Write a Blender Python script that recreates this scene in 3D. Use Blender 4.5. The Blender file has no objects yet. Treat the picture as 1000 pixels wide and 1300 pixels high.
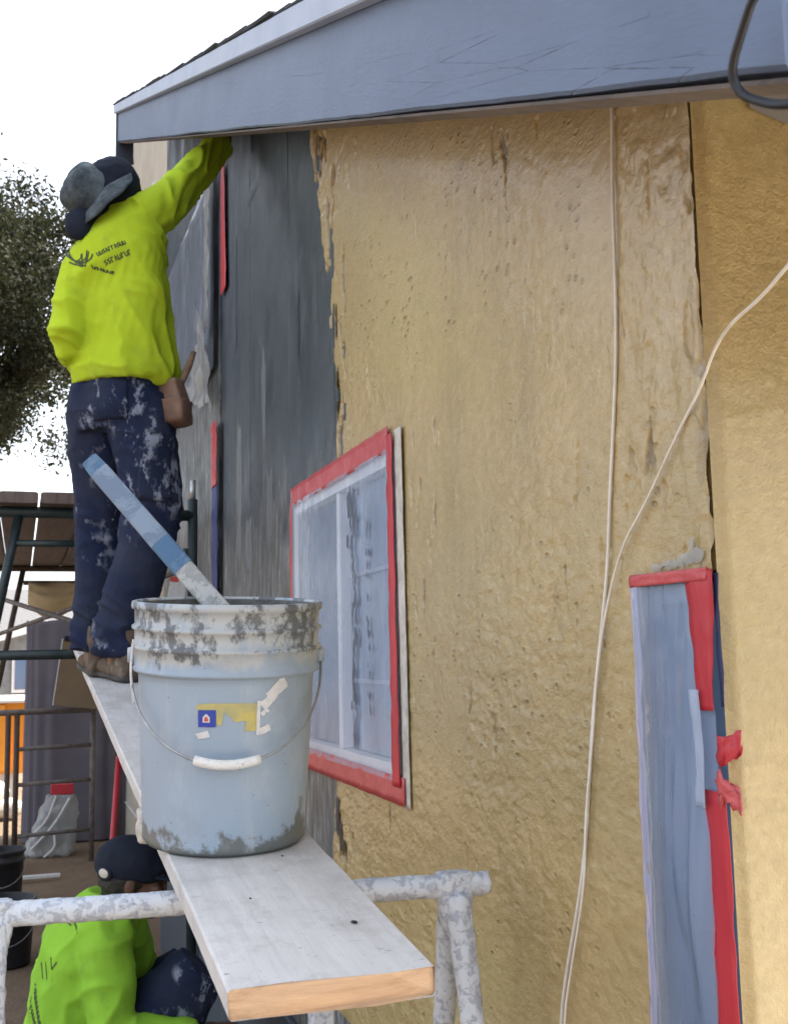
import bpy, bmesh, math, random
import numpy as np
from mathutils import Vector, Matrix, noise as mnoise
from mathutils.bvhtree import BVHTree

random.seed(7)
rng = np.random.default_rng(7)
S = bpy.context.scene
COL = S.collection
R = math.radians

# ------------------------------------------------------------------ camera, sky, sun, exposure
cam = bpy.data.cameras.new('camera')
camo = bpy.data.objects.new('camera', cam); COL.objects.link(camo)
AL, TH, RO = R(7.35), R(18.7), .02
Fw = Vector((math.sin(TH)*math.cos(AL), math.cos(TH)*math.cos(AL), math.sin(AL)))
Rt = Vector((math.cos(TH), -math.sin(TH), 0)); Up = Rt.cross(Fw)
rt = Rt*math.cos(RO) - Up*math.sin(RO); up = Rt*math.sin(RO) + Up*math.cos(RO)
camo.matrix_world = Matrix(((rt.x, up.x, -Fw.x, 0), (rt.y, up.y, -Fw.y, 0), (rt.z, up.z, -Fw.z, 1.6), (0, 0, 0, 1)))
cam.sensor_fit = 'VERTICAL'; cam.sensor_height = 36; cam.lens = 36*1400/1300
cam.clip_start = .02; cam.clip_end = 3000
cam.dof.use_dof = True; cam.dof.focus_distance = 1.95; cam.dof.aperture_fstop = 13
S.camera = camo

SUN_EL, SUN_AZ = R(48), R(88)
world = bpy.data.worlds.new('World'); S.world = world; world.use_nodes = True
wn = world.node_tree; bg = wn.nodes['Background']
sky = wn.nodes.new('ShaderNodeTexSky'); sky.sky_type = 'NISHITA'; sky.sun_disc = False
sky.sun_elevation = SUN_EL; sky.sun_rotation = SUN_AZ
sky.air_density = 1.0; sky.dust_density = 4.0; sky.ozone_density = 1.0
hs = wn.nodes.new('ShaderNodeHueSaturation'); hs.inputs['Saturation'].default_value = .4
wn.links.new(sky.outputs[0], hs.inputs['Color']); wn.links.new(hs.outputs[0], bg.inputs[0])
bg.inputs[1].default_value = .13
sun = bpy.data.lights.new('sun', 'SUN'); sun.energy = 3.0; sun.angle = R(.6); sun.color = (1, .93, .8)
suno = bpy.data.objects.new('sun', sun); COL.objects.link(suno)
sd = Vector((math.sin(SUN_AZ)*math.cos(SUN_EL), math.cos(SUN_AZ)*math.cos(SUN_EL), math.sin(SUN_EL)))
suno.rotation_euler = sd.to_track_quat('Z', 'Y').to_euler(); suno.location = (6, 6, 12)
S.view_settings.view_transform = 'Standard'; S.view_settings.look = 'None'
S.view_settings.exposure = 2.25; S.view_settings.gamma = 1
S.view_settings.use_curve_mapping = False

# ------------------------------------------------------------------ noise
_p = rng.permutation(256); PERM = np.concatenate([_p, _p, _p])
G3 = rng.normal(size=(256, 3)); G3 /= np.linalg.norm(G3, axis=1)[:, None]
def perlin(x, y, z=0.0):
    x, y, z = np.broadcast_arrays(np.asarray(x, float), np.asarray(y, float), np.asarray(z, float))
    xi, yi, zi = np.floor(x).astype(int), np.floor(y).astype(int), np.floor(z).astype(int)
    xf, yf, zf = x-xi, y-yi, z-zi
    u, v, w = (t*t*t*(t*(t*6-15)+10) for t in (xf, yf, zf))
    out = 0
    for dx in (0, 1):
        for dy in (0, 1):
            for dz in (0, 1):
                h = PERM[PERM[PERM[(xi+dx) & 255] + ((yi+dy) & 255)] + ((zi+dz) & 255)]
                g = G3[h]
                d = g[..., 0]*(xf-dx) + g[..., 1]*(yf-dy) + g[..., 2]*(zf-dz)
                out = out + d*(u if dx else 1-u)*(v if dy else 1-v)*(w if dz else 1-w)
    return out*1.6
def fbm(x, y, z=0.0, o=4):
    a, s, t = 1., 1., 0
    for i in range(o):
        t = t + a*perlin(x*s+i*17.3, y*s+i*5.1, z*s+i*9.7); a *= .5; s *= 2.03
    return t
def sstep(a, b, x):
    t = np.clip((x-a)/(b-a), 0, 1); return t*t*(3-2*t)

# ------------------------------------------------------------------ materials
class NT:
    def __init__(s, name):
        s.m = bpy.data.materials.new(name); s.m.use_nodes = True
        s.t = s.m.node_tree; s.b = s.t.nodes['Principled BSDF']; s.tc = s.t.nodes.new('ShaderNodeTexCoord')
    def link(s, a, b): s.t.links.new(a, b)
    def vec(s, sc=(1, 1, 1), rot=(0, 0, 0), loc=(0, 0, 0), out='Object'):
        n = s.t.nodes.new('ShaderNodeMapping'); n.inputs['Scale'].default_value = sc
        n.inputs['Rotation'].default_value = rot; n.inputs['Location'].default_value = loc
        s.link(s.tc.outputs[out], n.inputs[0]); return n.outputs[0]
    def vec2(s, rot, sc):
        n = s.t.nodes.new('ShaderNodeMapping'); n.inputs['Scale'].default_value = sc; s.link(s.vec(rot=rot), n.inputs[0]); return n.outputs[0]
    def noise(s, scale=5, detail=4, rough=.55, vec=None, dist=0):
        n = s.t.nodes.new('ShaderNodeTexNoise'); n.inputs['Scale'].default_value = scale
        n.inputs['Detail'].default_value = detail; n.inputs['Roughness'].default_value = rough; n.inputs['Distortion'].default_value = dist
        s.link(vec if vec is not None else s.tc.outputs['Object'], n.inputs['Vector']); return n.outputs[0]
    def voro(s, scale=5, vec=None, feature='F1', out=0):
        n = s.t.nodes.new('ShaderNodeTexVoronoi'); n.feature = feature; n.inputs['Scale'].default_value = scale
        s.link(vec if vec is not None else s.tc.outputs['Object'], n.inputs['Vector']); return n.outputs[out]
    def ramp(s, fac, stops):
        n = s.t.nodes.new('ShaderNodeValToRGB'); e = n.color_ramp.elements
        while len(e) < len(stops): e.new(.5)
        for i, (p, c) in enumerate(stops):
            e[i].position = p; e[i].color = (c, c, c, 1) if isinstance(c, (int, float)) else (*c, 1)
        s.link(fac, n.inputs[0]); return n.outputs[0]
    def mix(s, fac, a, b):
        n = s.t.nodes.new('ShaderNodeMix'); n.data_type = 'RGBA'
        for sock, v in ((n.inputs['Factor'], fac), (n.inputs['A'], a), (n.inputs['B'], b)):
            pass
        fi, ai, bi = n.inputs[0], n.inputs[6], n.inputs[7]
        for sock, v in ((fi, fac), (ai, a), (bi, b)):
            if isinstance(v, (int, float)): sock.default_value = v if sock is fi else (v, v, v, 1)
            elif isinstance(v, tuple): sock.default_value = (*v, 1)
            else: s.link(v, sock)
        return n.outputs[2]
    def math(s, op, a, b=None, c=None):
        n = s.t.nodes.new('ShaderNodeMath'); n.operation = op
        for i, v in enumerate((a, b, c)):
            if v is None: continue
            if isinstance(v, (int, float)): n.inputs[i].default_value = v
            else: s.link(v, n.inputs[i])
        return n.outputs[0]
    def axis(s, i, out='Object'):
        n = s.t.nodes.new('ShaderNodeSeparateXYZ'); s.link(s.tc.outputs[out], n.inputs[0]); return n.outputs[i]
    def axis_of(s, v, i=0):
        n = s.t.nodes.new('ShaderNodeSeparateXYZ'); s.link(v, n.inputs[0]); return n.outputs[i]
    def maprange(s, v, a, b, c=0, d=1):
        n = s.t.nodes.new('ShaderNodeMapRange'); s.link(v, n.inputs[0])
        for i, x in enumerate((a, b, c, d)): n.inputs[i+1].default_value = x
        return n.outputs[0]
    def bump(s, h, strength=.3, dist=.01, normal=None):
        n = s.t.nodes.new('ShaderNodeBump'); n.inputs['Strength'].default_value = strength; n.inputs['Distance'].default_value = dist
        s.link(h, n.inputs['Height'])
        if normal is not None: s.link(normal, n.inputs['Normal'])
        s.link(n.outputs[0], s.b.inputs['Normal']); return n.outputs[0]
    def col(s, c):
        if isinstance(c, tuple): s.b.inputs['Base Color'].default_value = (*c, 1)
        else: s.link(c, s.b.inputs['Base Color'])
    def rough(s, r):
        if isinstance(r, (int, float)): s.b.inputs['Roughness'].default_value = r
        else: s.link(r, s.b.inputs['Roughness'])
    def set(s, **k):
        for a, v in k.items(): s.b.inputs[a.replace('_', ' ')].default_value = v

def simple(name, c1, c2=None, rough=.7, scale=8, bs=30, bstr=.25, bd=.004, sc=(1, 1, 1), **k):
    n = NT(name); v = n.vec(sc)
    c2 = c2 or tuple(x*.7 for x in c1)
    n.col(n.mix(n.ramp(n.noise(scale, 5, .6, v), [(.35, 0.), (.65, 1.)]), c1, c2)); n.rough(rough)
    if bstr: n.bump(n.noise(bs, 5, .6, v), bstr, bd)
    n.set(**k); return n.m

def m_gold(nm='gold plaster', pit=1.):
    n = NT(nm); v = n.vec((1, 1, .5))
    a = n.ramp(n.noise(1.5, 4, .6, v), [(.3, (.40, .292, .125)), (.5, (.465, .350, .165)), (.7, (.54, .420, .215))])
    b = n.ramp(n.noise(60, 5, .65, n.vec((1, .6, 1))), [(.34, (.36, .262, .105)), (.5, (.475, .355, .158)), (.66, (.58, .45, .225))])
    c = n.mix(.35, a, b)
    dk = n.ramp(n.noise(4, 7, .72, n.vec((1, 1.6, .35), loc=(3, 1, 2))), [(.56, 0.), (.74, .45)])
    c = n.mix(dk, c, (.24, .17, .075))
    # small pits in upright tracks, the shade in their cores put into the colour
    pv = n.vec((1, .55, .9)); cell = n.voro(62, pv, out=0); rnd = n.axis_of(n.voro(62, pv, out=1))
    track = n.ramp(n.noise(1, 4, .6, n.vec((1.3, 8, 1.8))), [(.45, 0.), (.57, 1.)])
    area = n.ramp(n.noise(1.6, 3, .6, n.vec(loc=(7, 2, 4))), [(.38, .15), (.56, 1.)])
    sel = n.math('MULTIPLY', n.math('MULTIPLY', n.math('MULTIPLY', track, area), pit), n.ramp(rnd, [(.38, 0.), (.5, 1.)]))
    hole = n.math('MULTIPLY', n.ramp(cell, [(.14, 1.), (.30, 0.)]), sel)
    pit_shade = n.math('MULTIPLY', n.ramp(cell, [(.09, 1.), (.20, 0.)]), sel)
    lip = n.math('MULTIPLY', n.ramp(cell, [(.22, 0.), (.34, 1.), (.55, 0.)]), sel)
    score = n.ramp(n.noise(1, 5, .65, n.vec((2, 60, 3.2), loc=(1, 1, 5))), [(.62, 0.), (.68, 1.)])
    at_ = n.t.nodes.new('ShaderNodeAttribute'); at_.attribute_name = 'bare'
    c = n.mix(n.math('MULTIPLY', pit_shade, .75), c, (.12, .08, .04))
    c = n.mix(n.math('MULTIPLY', at_.outputs['Fac'], .8), c, (.085, .06, .035))  # painted crevice shade in slits, plus missing coat at edge, flakes and corner
    ol = n.ramp(n.noise(1.1, 5, .65, n.vec(loc=(4, 9, 2))), [(.46, 0.), (.66, .55)])
    c = n.mix(ol, c, (.33, .265, .125))
    py, pz = n.axis(1), n.axis(2)
    pale = n.math('MULTIPLY', n.math('MULTIPLY', n.maprange(py, 1.27, 1.16), n.math('MULTIPLY', n.maprange(pz, 1.75, 1.95), n.maprange(pz, 2.42, 2.2))), n.ramp(n.noise(16, 6, .7, n.vec((1, 1, .4))), [(.42, 0.), (.62, .75)]))
    c = n.mix(n.math('MULTIPLY', pale, pit), c, (.62, .52, .34))
    n.col(c); n.rough(n.ramp(n.noise(6, 5, .65, v), [(.3, .30), (.7, .52)]))
    n.set(Coat_Weight=.5, Coat_Roughness=.2, Specular_IOR_Level=.6)
    grain = n.math('MULTIPLY', n.noise(100, 5, .65, n.vec((1, .55, 1))), n.math('ADD', area, .35))
    h = n.math('ADD', n.math('MULTIPLY', grain, .55), n.math('MULTIPLY', n.noise(300, 3, .6, n.vec((1, .55, 1))), .25))
    h = n.math('SUBTRACT', h, n.math('MULTIPLY', hole, .9)); h = n.math('ADD', h, n.math('MULTIPLY', lip, .22))
    h = n.math('SUBTRACT', h, n.math('MULTIPLY', score, .07))
    n.bump(h, .8, .006); return n.m

def m_siding(nm='weathered grey siding', sh=0., ex=0.):
    n = NT(nm); z = n.axis(2); v = n.vec((1, 1.0, .7))
    base = n.ramp(n.noise(2.2, 6, .62, v), [(.3, (.036, .050, .068)), (.5, (.052, .069, .088)), (.7, (.075, .096, .118))])
    smear = n.ramp(n.noise(5, 6, .7, n.vec((1, 1.2, .6), loc=(2, 7, 1), rot=(.2, 0, 0))), [(.55, 0.), (.68, .6)])
    base = n.mix(smear, base, (.12, .145, .17))
    raw = n.ramp(n.noise(5, 7, .7, n.vec((1, 6, 1.3))), [(.32, (.05, .05, .048)), (.5, (.13, .132, .13)), (.68, (.36, .38, .40))])
    wear = n.math('ADD', n.maprange(z, 1.8+sh, 2.5+sh, .27+ex, -.20+ex), n.noise(4.5, 7, .72, n.vec((1, 1.6, .8), loc=(0, 3, 0))))
    c = n.mix(n.ramp(wear, [(.54, 0.), (.60, .45), (.72, .9)]), base, raw)
    n.col(c); n.rough(n.ramp(n.noise(5, 5, .6, v), [(.3, .34), (.7, .62)]))
    n.bump(n.mix(.5, n.noise(6, 8, .7, n.vec((1, 1.6, 1.0))), n.noise(60, 5, .6)), .45, .006); return n.m

def m_rake():
    n = NT('cracked blue grey paint'); rt_ = (R(-24.6), 0, 0)
    base = n.ramp(n.noise(4, 5, .6, n.vec2(rt_, (1, 1, 2))), [(.3, (.080, .118, .200)), (.7, (.110, .155, .252))])
    d = n.voro(1, n.vec2(rt_, (1, 2.6, 40)), 'DISTANCE_TO_EDGE')
    jit = n.math('ADD', d, n.math('MULTIPLY', n.noise(30, 4, .7), .05))
    crack = n.ramp(jit, [(.020, 1.), (.032, 0.)])
    msk = n.ramp(n.noise(3.2, 4, .6, n.vec2(rt_, (1, 1, 3))), [(.52, 0.), (.60, .8)])
    cr = n.math('MULTIPLY', crack, msk)
    grime = n.ramp(n.noise(9, 6, .7, n.vec2(rt_, (1, 1, 5))), [(.55, 0.), (.75, .35)])
    c = n.mix(grime, base, (.085, .105, .15))
    n.col(n.mix(n.math('MULTIPLY', cr, .55), c, (.05, .055, .075))); n.rough(.5)
    h = n.math('SUBTRACT', n.math('MULTIPLY', n.noise(26, 6, .65, n.vec2(rt_, (1, 1, 5))), .5), cr)
    n.bump(h, .5, .004); return n.m

def m_bucket():
    n = NT('stained pail plastic'); z = n.axis(2)
    base = n.ramp(n.noise(4, 3, .5), [(.3, (.27, .345, .435)), (.7, (.32, .40, .49))])
    # pale dried drips
    pale = n.math('MULTIPLY', n.ramp(n.noise(9, 6, .7, n.vec((1, 1, .5))), [(.53, 0.), (.64, .75)]), n.maprange(z, .06, .26, .35, .25))
    c = n.mix(pale, base, (.52, .55, .57))
    ribs = n.math('ADD', n.maprange(z, .255, .29, -.2, .16), n.math('MULTIPLY', n.noise(15, 6, .65, n.vec((1, 1, .8))), 1.))
    c = n.mix(n.ramp(ribs, [(.5, 0.), (.64, .9)]), c, (.43, .455, .465))
    drip = n.math('ADD', n.maprange(z, .23, .30, -.3, .07), n.math('MULTIPLY', n.noise(22, 6, .7, n.vec((1, 1, .7), loc=(2, 3, 1))), 1.))
    c = n.mix(n.ramp(drip, [(.57, 0.), (.64, .92)]), c, (.095, .105, .115))
    mud = n.math('ADD', n.maprange(z, .0, .085, .24, -.24), n.math('MULTIPLY', n.noise(13, 7, .7, n.vec((1, 1, .9), loc=(.4, .9, 1))), 1.))
    c = n.mix(n.ramp(mud, [(.57, 0.), (.64, .94)]), c, (.13, .14, .13))
    runs = n.math('MULTIPLY', n.ramp(n.noise(26, 5, .6, n.vec((1, 1, .10), loc=(3, 3, 3))), [(.56, 0.), (.66, .55)]), n.ramp(n.noise(7, 4, .6), [(.45, 0.), (.6, 1.)]))
    c = n.mix(runs, c, (.45, .48, .50))
    gsc = n.math('MULTIPLY', n.ramp(n.noise(6, 8, .75, n.vec(loc=(8, 1, 2))), [(.52, 0.), (.70, .6)]), .8)
    c = n.mix(gsc, c, (.22, .25, .28))
    sp = n.ramp(n.voro(46, n.vec((1, 1, 1), loc=(.3, .2, .1))), [(.045, 1.), (.075, 0.)])
    c = n.mix(n.math('MULTIPLY', sp, .8), c, (.13, .14, .13))
    n.col(c); n.rough(n.ramp(n.noise(10, 4, .6), [(.3, .34), (.7, .6)])); n.bump(n.math('ADD', n.math('MULTIPLY', n.noise(30, 6, .65), .4), n.math('MULTIPLY', n.math('ADD', mud, drip), .7)), .3, .004)
    return n.m

def m_plank():
    n = NT('worn white plank paint'); v = n.vec((6, 1, 6))
    c = n.ramp(n.noise(4, 6, .65, v), [(.3, (.55, .535, .52)), (.6, (.64, .625, .61)), (.8, (.70, .69, .68))])
    s1 = n.ramp(n.noise(11, 8, .75, n.vec((1.4, 1, 1))), [(.52, 0.), (.68, .55)])
    c = n.mix(s1, c, (.36, .345, .34))
    s2 = n.ramp(n.noise(34, 5, .75, n.vec((1, 3.2, 1), loc=(4, 2, 0), rot=(0, 0, .5))), [(.64, 0.), (.67, .75)])
    c = n.mix(s2, c, (.10, .10, .11))
    gr_ = n.ramp(n.noise(3, 7, .7, n.vec((34, 1.1, 8))), [(.50, 0.), (.62, .2)]); c = n.mix(gr_, c, (.40, .37, .35)); pst = n.ramp(n.noise(5, 8, .74, n.vec(loc=(1, 6, 2))), [(.52, 0.), (.66, .55)]); n.col(n.mix(pst, c, (.40, .385, .37)))
    n.rough(.55); n.bump(n.mix(.5, n.noise(30, 7, .7, v), n.noise(6, 7, .7, n.vec((30, 1.2, 8)))), .45, .003); return n.m

def m_wood(name, a, b, sc=(1, 1, 1), scale=6, rough=.75):
    n = NT(name); v = n.vec(sc)
    c = n.ramp(n.noise(scale, 7, .7, v, .6), [(.28, b), (.5, a), (.75, tuple(min(1, x*1.25) for x in a))])
    n.col(c); n.rough(rough); n.bump(n.noise(scale*3, 7, .7, v), .5, .004); return n.m

def m_splat(name, base, paint, dark, t=.5, scale=14, metal=0., sc=(1, 1, 1)):
    n = NT(name); v = n.vec(sc)
    f1 = n.ramp(n.noise(scale, 7, .68, v, .4), [(t-.03, 0.), (t+.03, 1.)])
    f2 = n.ramp(n.noise(scale*.9, 8, .75, n.vec(sc, loc=(3, 5, 1))), [(.59, 0.), (.66, .85)])
    c = n.mix(f1, base, paint); c = n.mix(f2, c, dark)
    n.col(c); n.rough(.6); n.bump(n.mix(.5, f1, n.noise(scale*4, 5, .6)), .4, .003); n.set(Metallic=metal); return n.m

def m_cloth(name, c1, c2, splat=None, scale=5, weave=900, rough=.85, dirt=None):
    n = NT(name)
    c = n.mix(n.ramp(n.noise(scale, 5, .6), [(.35, 0.), (.65, 1.)]), c1, c2)
    if splat:
        a = n.ramp(n.noise(17, 7, .72, n.vec((1, 1, .6), loc=(1.3, .2, .4), rot=(0, .4, 0))), [(.53, 0.), (.60, .85)])
        b = n.ramp(n.voro(30, n.vec((1, 1, .8))), [(.08, 1.), (.13, 0.)])
        b = n.math('MULTIPLY', b, n.ramp(n.noise(7, 2, .5), [(.45, 0.), (.55, 1.)]))
        msk = n.ramp(n.noise(4.0, 3, .6, n.vec(loc=(5, 5, 5))), [(.53, 0.), (.60, 1.)])
        f = n.math('MULTIPLY', n.math('MAXIMUM', a, b), msk)
        c = n.mix(f, c, splat)
    if dirt: c = n.mix(n.ramp(n.noise(7, 7, .72, n.vec(loc=(2, 2, 2))), [(.54, 0.), (.72, .55)]), c, dirt)
    n.col(c); n.rough(rough); n.set(Specular_IOR_Level=.15)
    n.bump(n.noise(weave, 2, .5), .12, .001); return n.m

def m_film(name, tint, opac=.5, rough=.28):
    n = NT(name); n.col(tint)
    n.rough(rough)
    n.bump(n.noise(4, 3, .5, n.vec((1, 2.0, .6), rot=(.25, 0, 0))), .5, .03)
    tr = n.t.nodes.new('ShaderNodeBsdfTransparent'); mx = n.t.nodes.new('ShaderNodeMixShader')
    f = n.ramp(n.noise(3, 4, .6, n.vec((1, .8, .7))), [(.3, opac-.09), (.7, opac+.09)])
    n.link(f, mx.inputs[0]); n.link(tr.outputs[0], mx.inputs[1]); n.link(n.b.outputs[0], mx.inputs[2])
    n.link(mx.outputs[0], n.t.nodes['Material Output'].inputs[0]); return n.m

MT = {}
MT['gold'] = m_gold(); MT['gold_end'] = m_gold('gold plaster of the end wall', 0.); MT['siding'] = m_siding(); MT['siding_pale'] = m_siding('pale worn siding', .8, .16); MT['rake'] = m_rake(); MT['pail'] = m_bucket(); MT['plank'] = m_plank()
MT['trim'] = simple('pale blue grey trim', (.36, .42, .53), (.30, .36, .47), .45, 6, 60, .15)
MT['dark_trim'] = simple('dark blue grey trim', (.055, .07, .10), None, .5)
MT['soffit'] = simple('grey soffit', (.16, .17, .19), None, .7)
MT['raw'] = m_wood('bare brown edge', (.24, .16, .11), (.10, .07, .05), (2, 1, 6))
MT['fresh'] = simple('fresh charcoal coat', (.020, .027, .038), (.032, .041, .053), .4, 9, 40, .4)
MT['fresh_pale'] = simple('pale dried coat', (.20, .22, .235), (.13, .145, .155), .6, 12, 50, .5, .005, (1, 3, .8))
MT['primer'] = simple('grey primer', (.26, .245, .235), (.22, .205, .19), .8, 12)
MT['edge'] = m_wood('grey brown edge', (.12, .10, .09), (.05, .045, .045), (2, 1, 6))
MT['shingle'] = simple('dark shingle', (.040, .045, .058), (.065, .07, .08), .9, 60, 200, .5)
MT['cream'] = simple('cream siding', (.52, .47, .38), (.44, .39, .31), .7, 4)
MT['white'] = simple('white vinyl', (.80, .82, .84), (.74, .76, .79), .4, 10, 60, .05)
MT['navy'] = simple('dark navy skirting', (.035, .05, .068), (.055, .07, .09), .6, 12, 40, .3, .004, (1, 4, .8))
gl = NT('window glass'); gl.col((.13, .20, .32)); gl.rough(.08); gl.set(Specular_IOR_Level=.8); MT['glass'] = gl.m
MT['pane_pale'] = simple('pale curtained pane', (.24, .31, .43), (.20, .27, .38), .2, 3, 5, .0)
MT['pane_dark'] = simple('dim pane', (.13, .17, .24), (.11, .15, .21), .2, 3, 5, .0)
MT['film'] = m_film('masking film', (.50, .60, .77), .40, .2)
MT['film_blue'] = m_film('blue reflecting masking film', (.36, .47, .68), .44, .12)
MT['film_grey'] = m_film('oversprayed masking film', (.17, .20, .25), .9, .3)
MT['film_pink'] = m_film('doubled masking film', (.62, .56, .70), .8)
MT['film_clear'] = m_film('cloudy plastic', (.36, .37, .37), .6)
MT['red'] = simple('red masking tape', (.52, .028, .045), (.42, .02, .035), .42, 12, 26, .35, .006, (1, 1, .3))
MT['red_pale'] = simple('red tape under film', (.55, .10, .11), (.46, .06, .07), .35, 18, 30, .45, .008)
MT['blue'] = simple('blue masking tape', (.014, .022, .085), (.01, .015, .06), .5)
MT['blue_bright'] = simple('blue painter tape', (.02, .04, .19), (.016, .03, .14), .5)
MT['caulk'] = simple('white caulk edge', (.62, .60, .55), (.42, .40, .35), .7, 30, 80, .5)
MT['silhouette'] = simple('dark plant silhouette', (.095, .115, .165), None, .5)
MT['cord'] = simple('white cord', (.78, .76, .71), (.66, .63, .57), .5, 20)
MT['black_cable'] = simple('black cable', (.006, .009, .018), None, .4)
MT['endgrain'] = m_wood('bare plank end', (.50, .33, .20), (.30, .18, .10), (1.2, 3, 9), 7)
MT['trestle'] = m_splat('paint caked steel', (.36, .39, .45), (.54, .58, .63), (.20, .22, .26), .47, 60)
MT['green_pipe'] = simple('dark green scaffold pipe', (.012, .028, .032), (.03, .045, .05), .45, 20, 50, .2)
MT['brown_pipe'] = simple('brown rusted pipe', (.045, .035, .032), (.08, .055, .04), .7, 25)
MT['grey_pipe'] = simple('weathered pipe', (.16, .14, .13), (.09, .075, .07), .7, 20)
MT['pin'] = simple('bare steel pin', (.55, .55, .55), (.3, .3, .3), .35, 30, Metallic=.8)
MT['deck'] = m_wood('brown deck board', (.15, .115, .10), (.085, .062, .055), (6, .6, 1), 5)
MT['stick'] = m_splat('grey blue paddle paint', (.13, .18, .26), (.19, .25, .33), (.07, .12, .21), .5, 18)
MT['stick_blue'] = m_splat('blue paddle paint', (.05, .125, .23), (.09, .17, .28), (.14, .18, .23), .55, 20)
MT['stick_pale'] = m_splat('pale crusted paddle', (.28, .29, .28), (.42, .42, .41), (.18, .19, .18), .5, 30)
MT['paint'] = simple('thick grey coating', (.085, .088, .085), (.13, .13, .125), .45, 14, 40, .6, .01)
MT['wire'] = simple('galvanised wire', (.42, .43, .44), (.25, .26, .27), .4, 40, Metallic=.7)
MT['grip'] = m_splat('white grip', (.70, .70, .68), (.74, .74, .72), (.16, .16, .15), .5, 60)
MT['lab_y'] = simple('yellow label', (.55, .46, .12), (.38, .35, .18), .6, 30)
MT['lab_b'] = simple('blue label', (.02, .04, .36), (.03, .06, .30), .5, 60)
MT['lab_w'] = simple('white label', (.68, .68, .68), (.55, .55, .55), .6, 60)
MT['lab_r'] = simple('red label', (.60, .09, .07), None, .5)
MT['hivis'] = m_cloth('lime work shirt', (.46, .62, .030), (.42, .57, .026), dirt=(.27, .34, .05))
MT['hivis2'] = m_cloth('green work shirt', (.26, .52, .045), (.23, .47, .04), dirt=(.15, .27, .04))
MT['print'] = simple('dark shirt print', (.06, .085, .03), None, .8)
MT['jeans'] = m_cloth('navy work trousers', (.012, .020, .055), (.030, .038, .068), (.30, .34, .43))
MT['hat'] = m_cloth('camouflage hat', (.10, .125, .14), (.035, .045, .055), None, 26)
MT['hat_dark'] = m_cloth('dark navy cloth', (.010, .014, .028), (.02, .026, .04))
MT['skin'] = simple('skin', (.23, .125, .075), (.19, .10, .06), .5, 10, 80, .1)
MT['skin_dark'] = simple('brown skin', (.105, .052, .032), (.085, .042, .026), .55, 10, 120, .2)
MT['hair'] = simple('black hair', (.010, .009, .009), (.02, .018, .017), .6, 60, 300, .8, .003)
MT['boot'] = m_cloth('scuffed brown boot', (.085, .06, .045), (.15, .115, .09), (.26, .23, .20), 18, 300)
MT['sole'] = simple('boot sole', (.03, .03, .028), (.08, .07, .06), .8)
MT['leather'] = simple('tan leather', (.21, .125, .085), (.13, .075, .05), .6, 16, 60, .4)
MT['tarp'] = m_cloth('mauve grey sheet', (.105, .095, .115), (.13, .12, .14), None, 3, 400)
MT['canvas'] = m_cloth('cream canvas', (.62, .50, .30), (.52, .42, .27), None, 3)
MT['card'] = simple('brown cardboard', (.17, .125, .075), (.14, .10, .06), .85, 5)
MT['orange'] = simple('orange painted steel', (.72, .28, .02), (.62, .24, .02), .5, 5)
MT['sack'] = simple('white sack', (.62, .58, .52), (.52, .47, .42), .8, 8, 20, .5, .02)
MT['dark_pail'] = simple('black pail plastic', (.014, .016, .022), None, .45)
MT['roof_far'] = simple('grey roof shingles', (.12, .12, .125), (.09, .09, .095), .9, 12, 40, .4, .02, (1, 4, 4))
MT['wall_far'] = simple('grey wall paint', (.22, .235, .245), None, .8)
MT['bark'] = m_wood('bark', (.04, .032, .026), (.02, .016, .014), (3, 3, .6), 9, .9)
lf = NT('leaf'); lf.col(lf.mix(lf.ramp(lf.noise(1.3, 3), [(.35, 0.), (.65, 1.)]), (.018, .022, .014), (.036, .038, .025))); lf.rough(.8); lf.set(Specular_IOR_Level=.12)
lt = lf.t.nodes.new('ShaderNodeBsdfTranslucent'); lt.inputs[0].default_value = (.05, .055, .024, 1); lx = lf.t.nodes.new('ShaderNodeMixShader'); lx.inputs[0].default_value = .2
lf.link(lf.b.outputs[0], lx.inputs[1]); lf.link(lt.outputs[0], lx.inputs[2]); lf.link(lx.outputs[0], lf.t.nodes['Material Output'].inputs[0])
MT['leaf'] = lf.m
gd = NT('packed dirt')
gc = gd.ramp(gd.noise(1.1, 6, .65), [(.3, (.13, .085, .052)), (.55, (.19, .13, .082)), (.75, (.25, .18, .12))])
gd.col(gd.mix(gd.ramp(gd.noise(9, 6, .7), [(.55, 0.), (.7, .6)]), gc, (.09, .062, .042))); gd.rough(.95); gd.bump(gd.noise(14, 8, .7), .7, .05)
MT['dirt'] = gd.m
MT['concrete'] = simple('pale concrete', (.50, .46, .39), (.42, .38, .32), .9, 3, 40, .3)

# ------------------------------------------------------------------ object helpers
def prop(o, label=None, cat=None, group=None, kind=None):
    if label: o['label'] = label
    if cat: o['category'] = cat
    if group: o['group'] = group
    if kind: o['kind'] = kind
    return o
def adopt(o, parent):
    o.parent = parent
    o.matrix_parent_inverse = parent_world(parent).inverted()
def parent_world(p):
    m = Matrix.LocRotScale(p.location, p.rotation_euler, p.scale)
    if p.parent: m = parent_world(p.parent) @ p.matrix_parent_inverse @ m
    return m
def thing(name, loc, label, cat, group=None):
    o = bpy.data.objects.new(name, None); COL.objects.link(o); o.location = loc
    o.empty_display_size = .1
    return prop(o, label, cat, group)
def mesh(name, v, f, mat, parent=None, smooth=False, mats=None, fm=None):
    me = bpy.data.meshes.new(name)
    if isinstance(v, np.ndarray): v = v.tolist()
    if isinstance(f, np.ndarray): f = f.tolist()
    me.from_pydata(v, [], f); me.update()
    return mobj(name, me, mat, parent, smooth, mats, fm)
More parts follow.
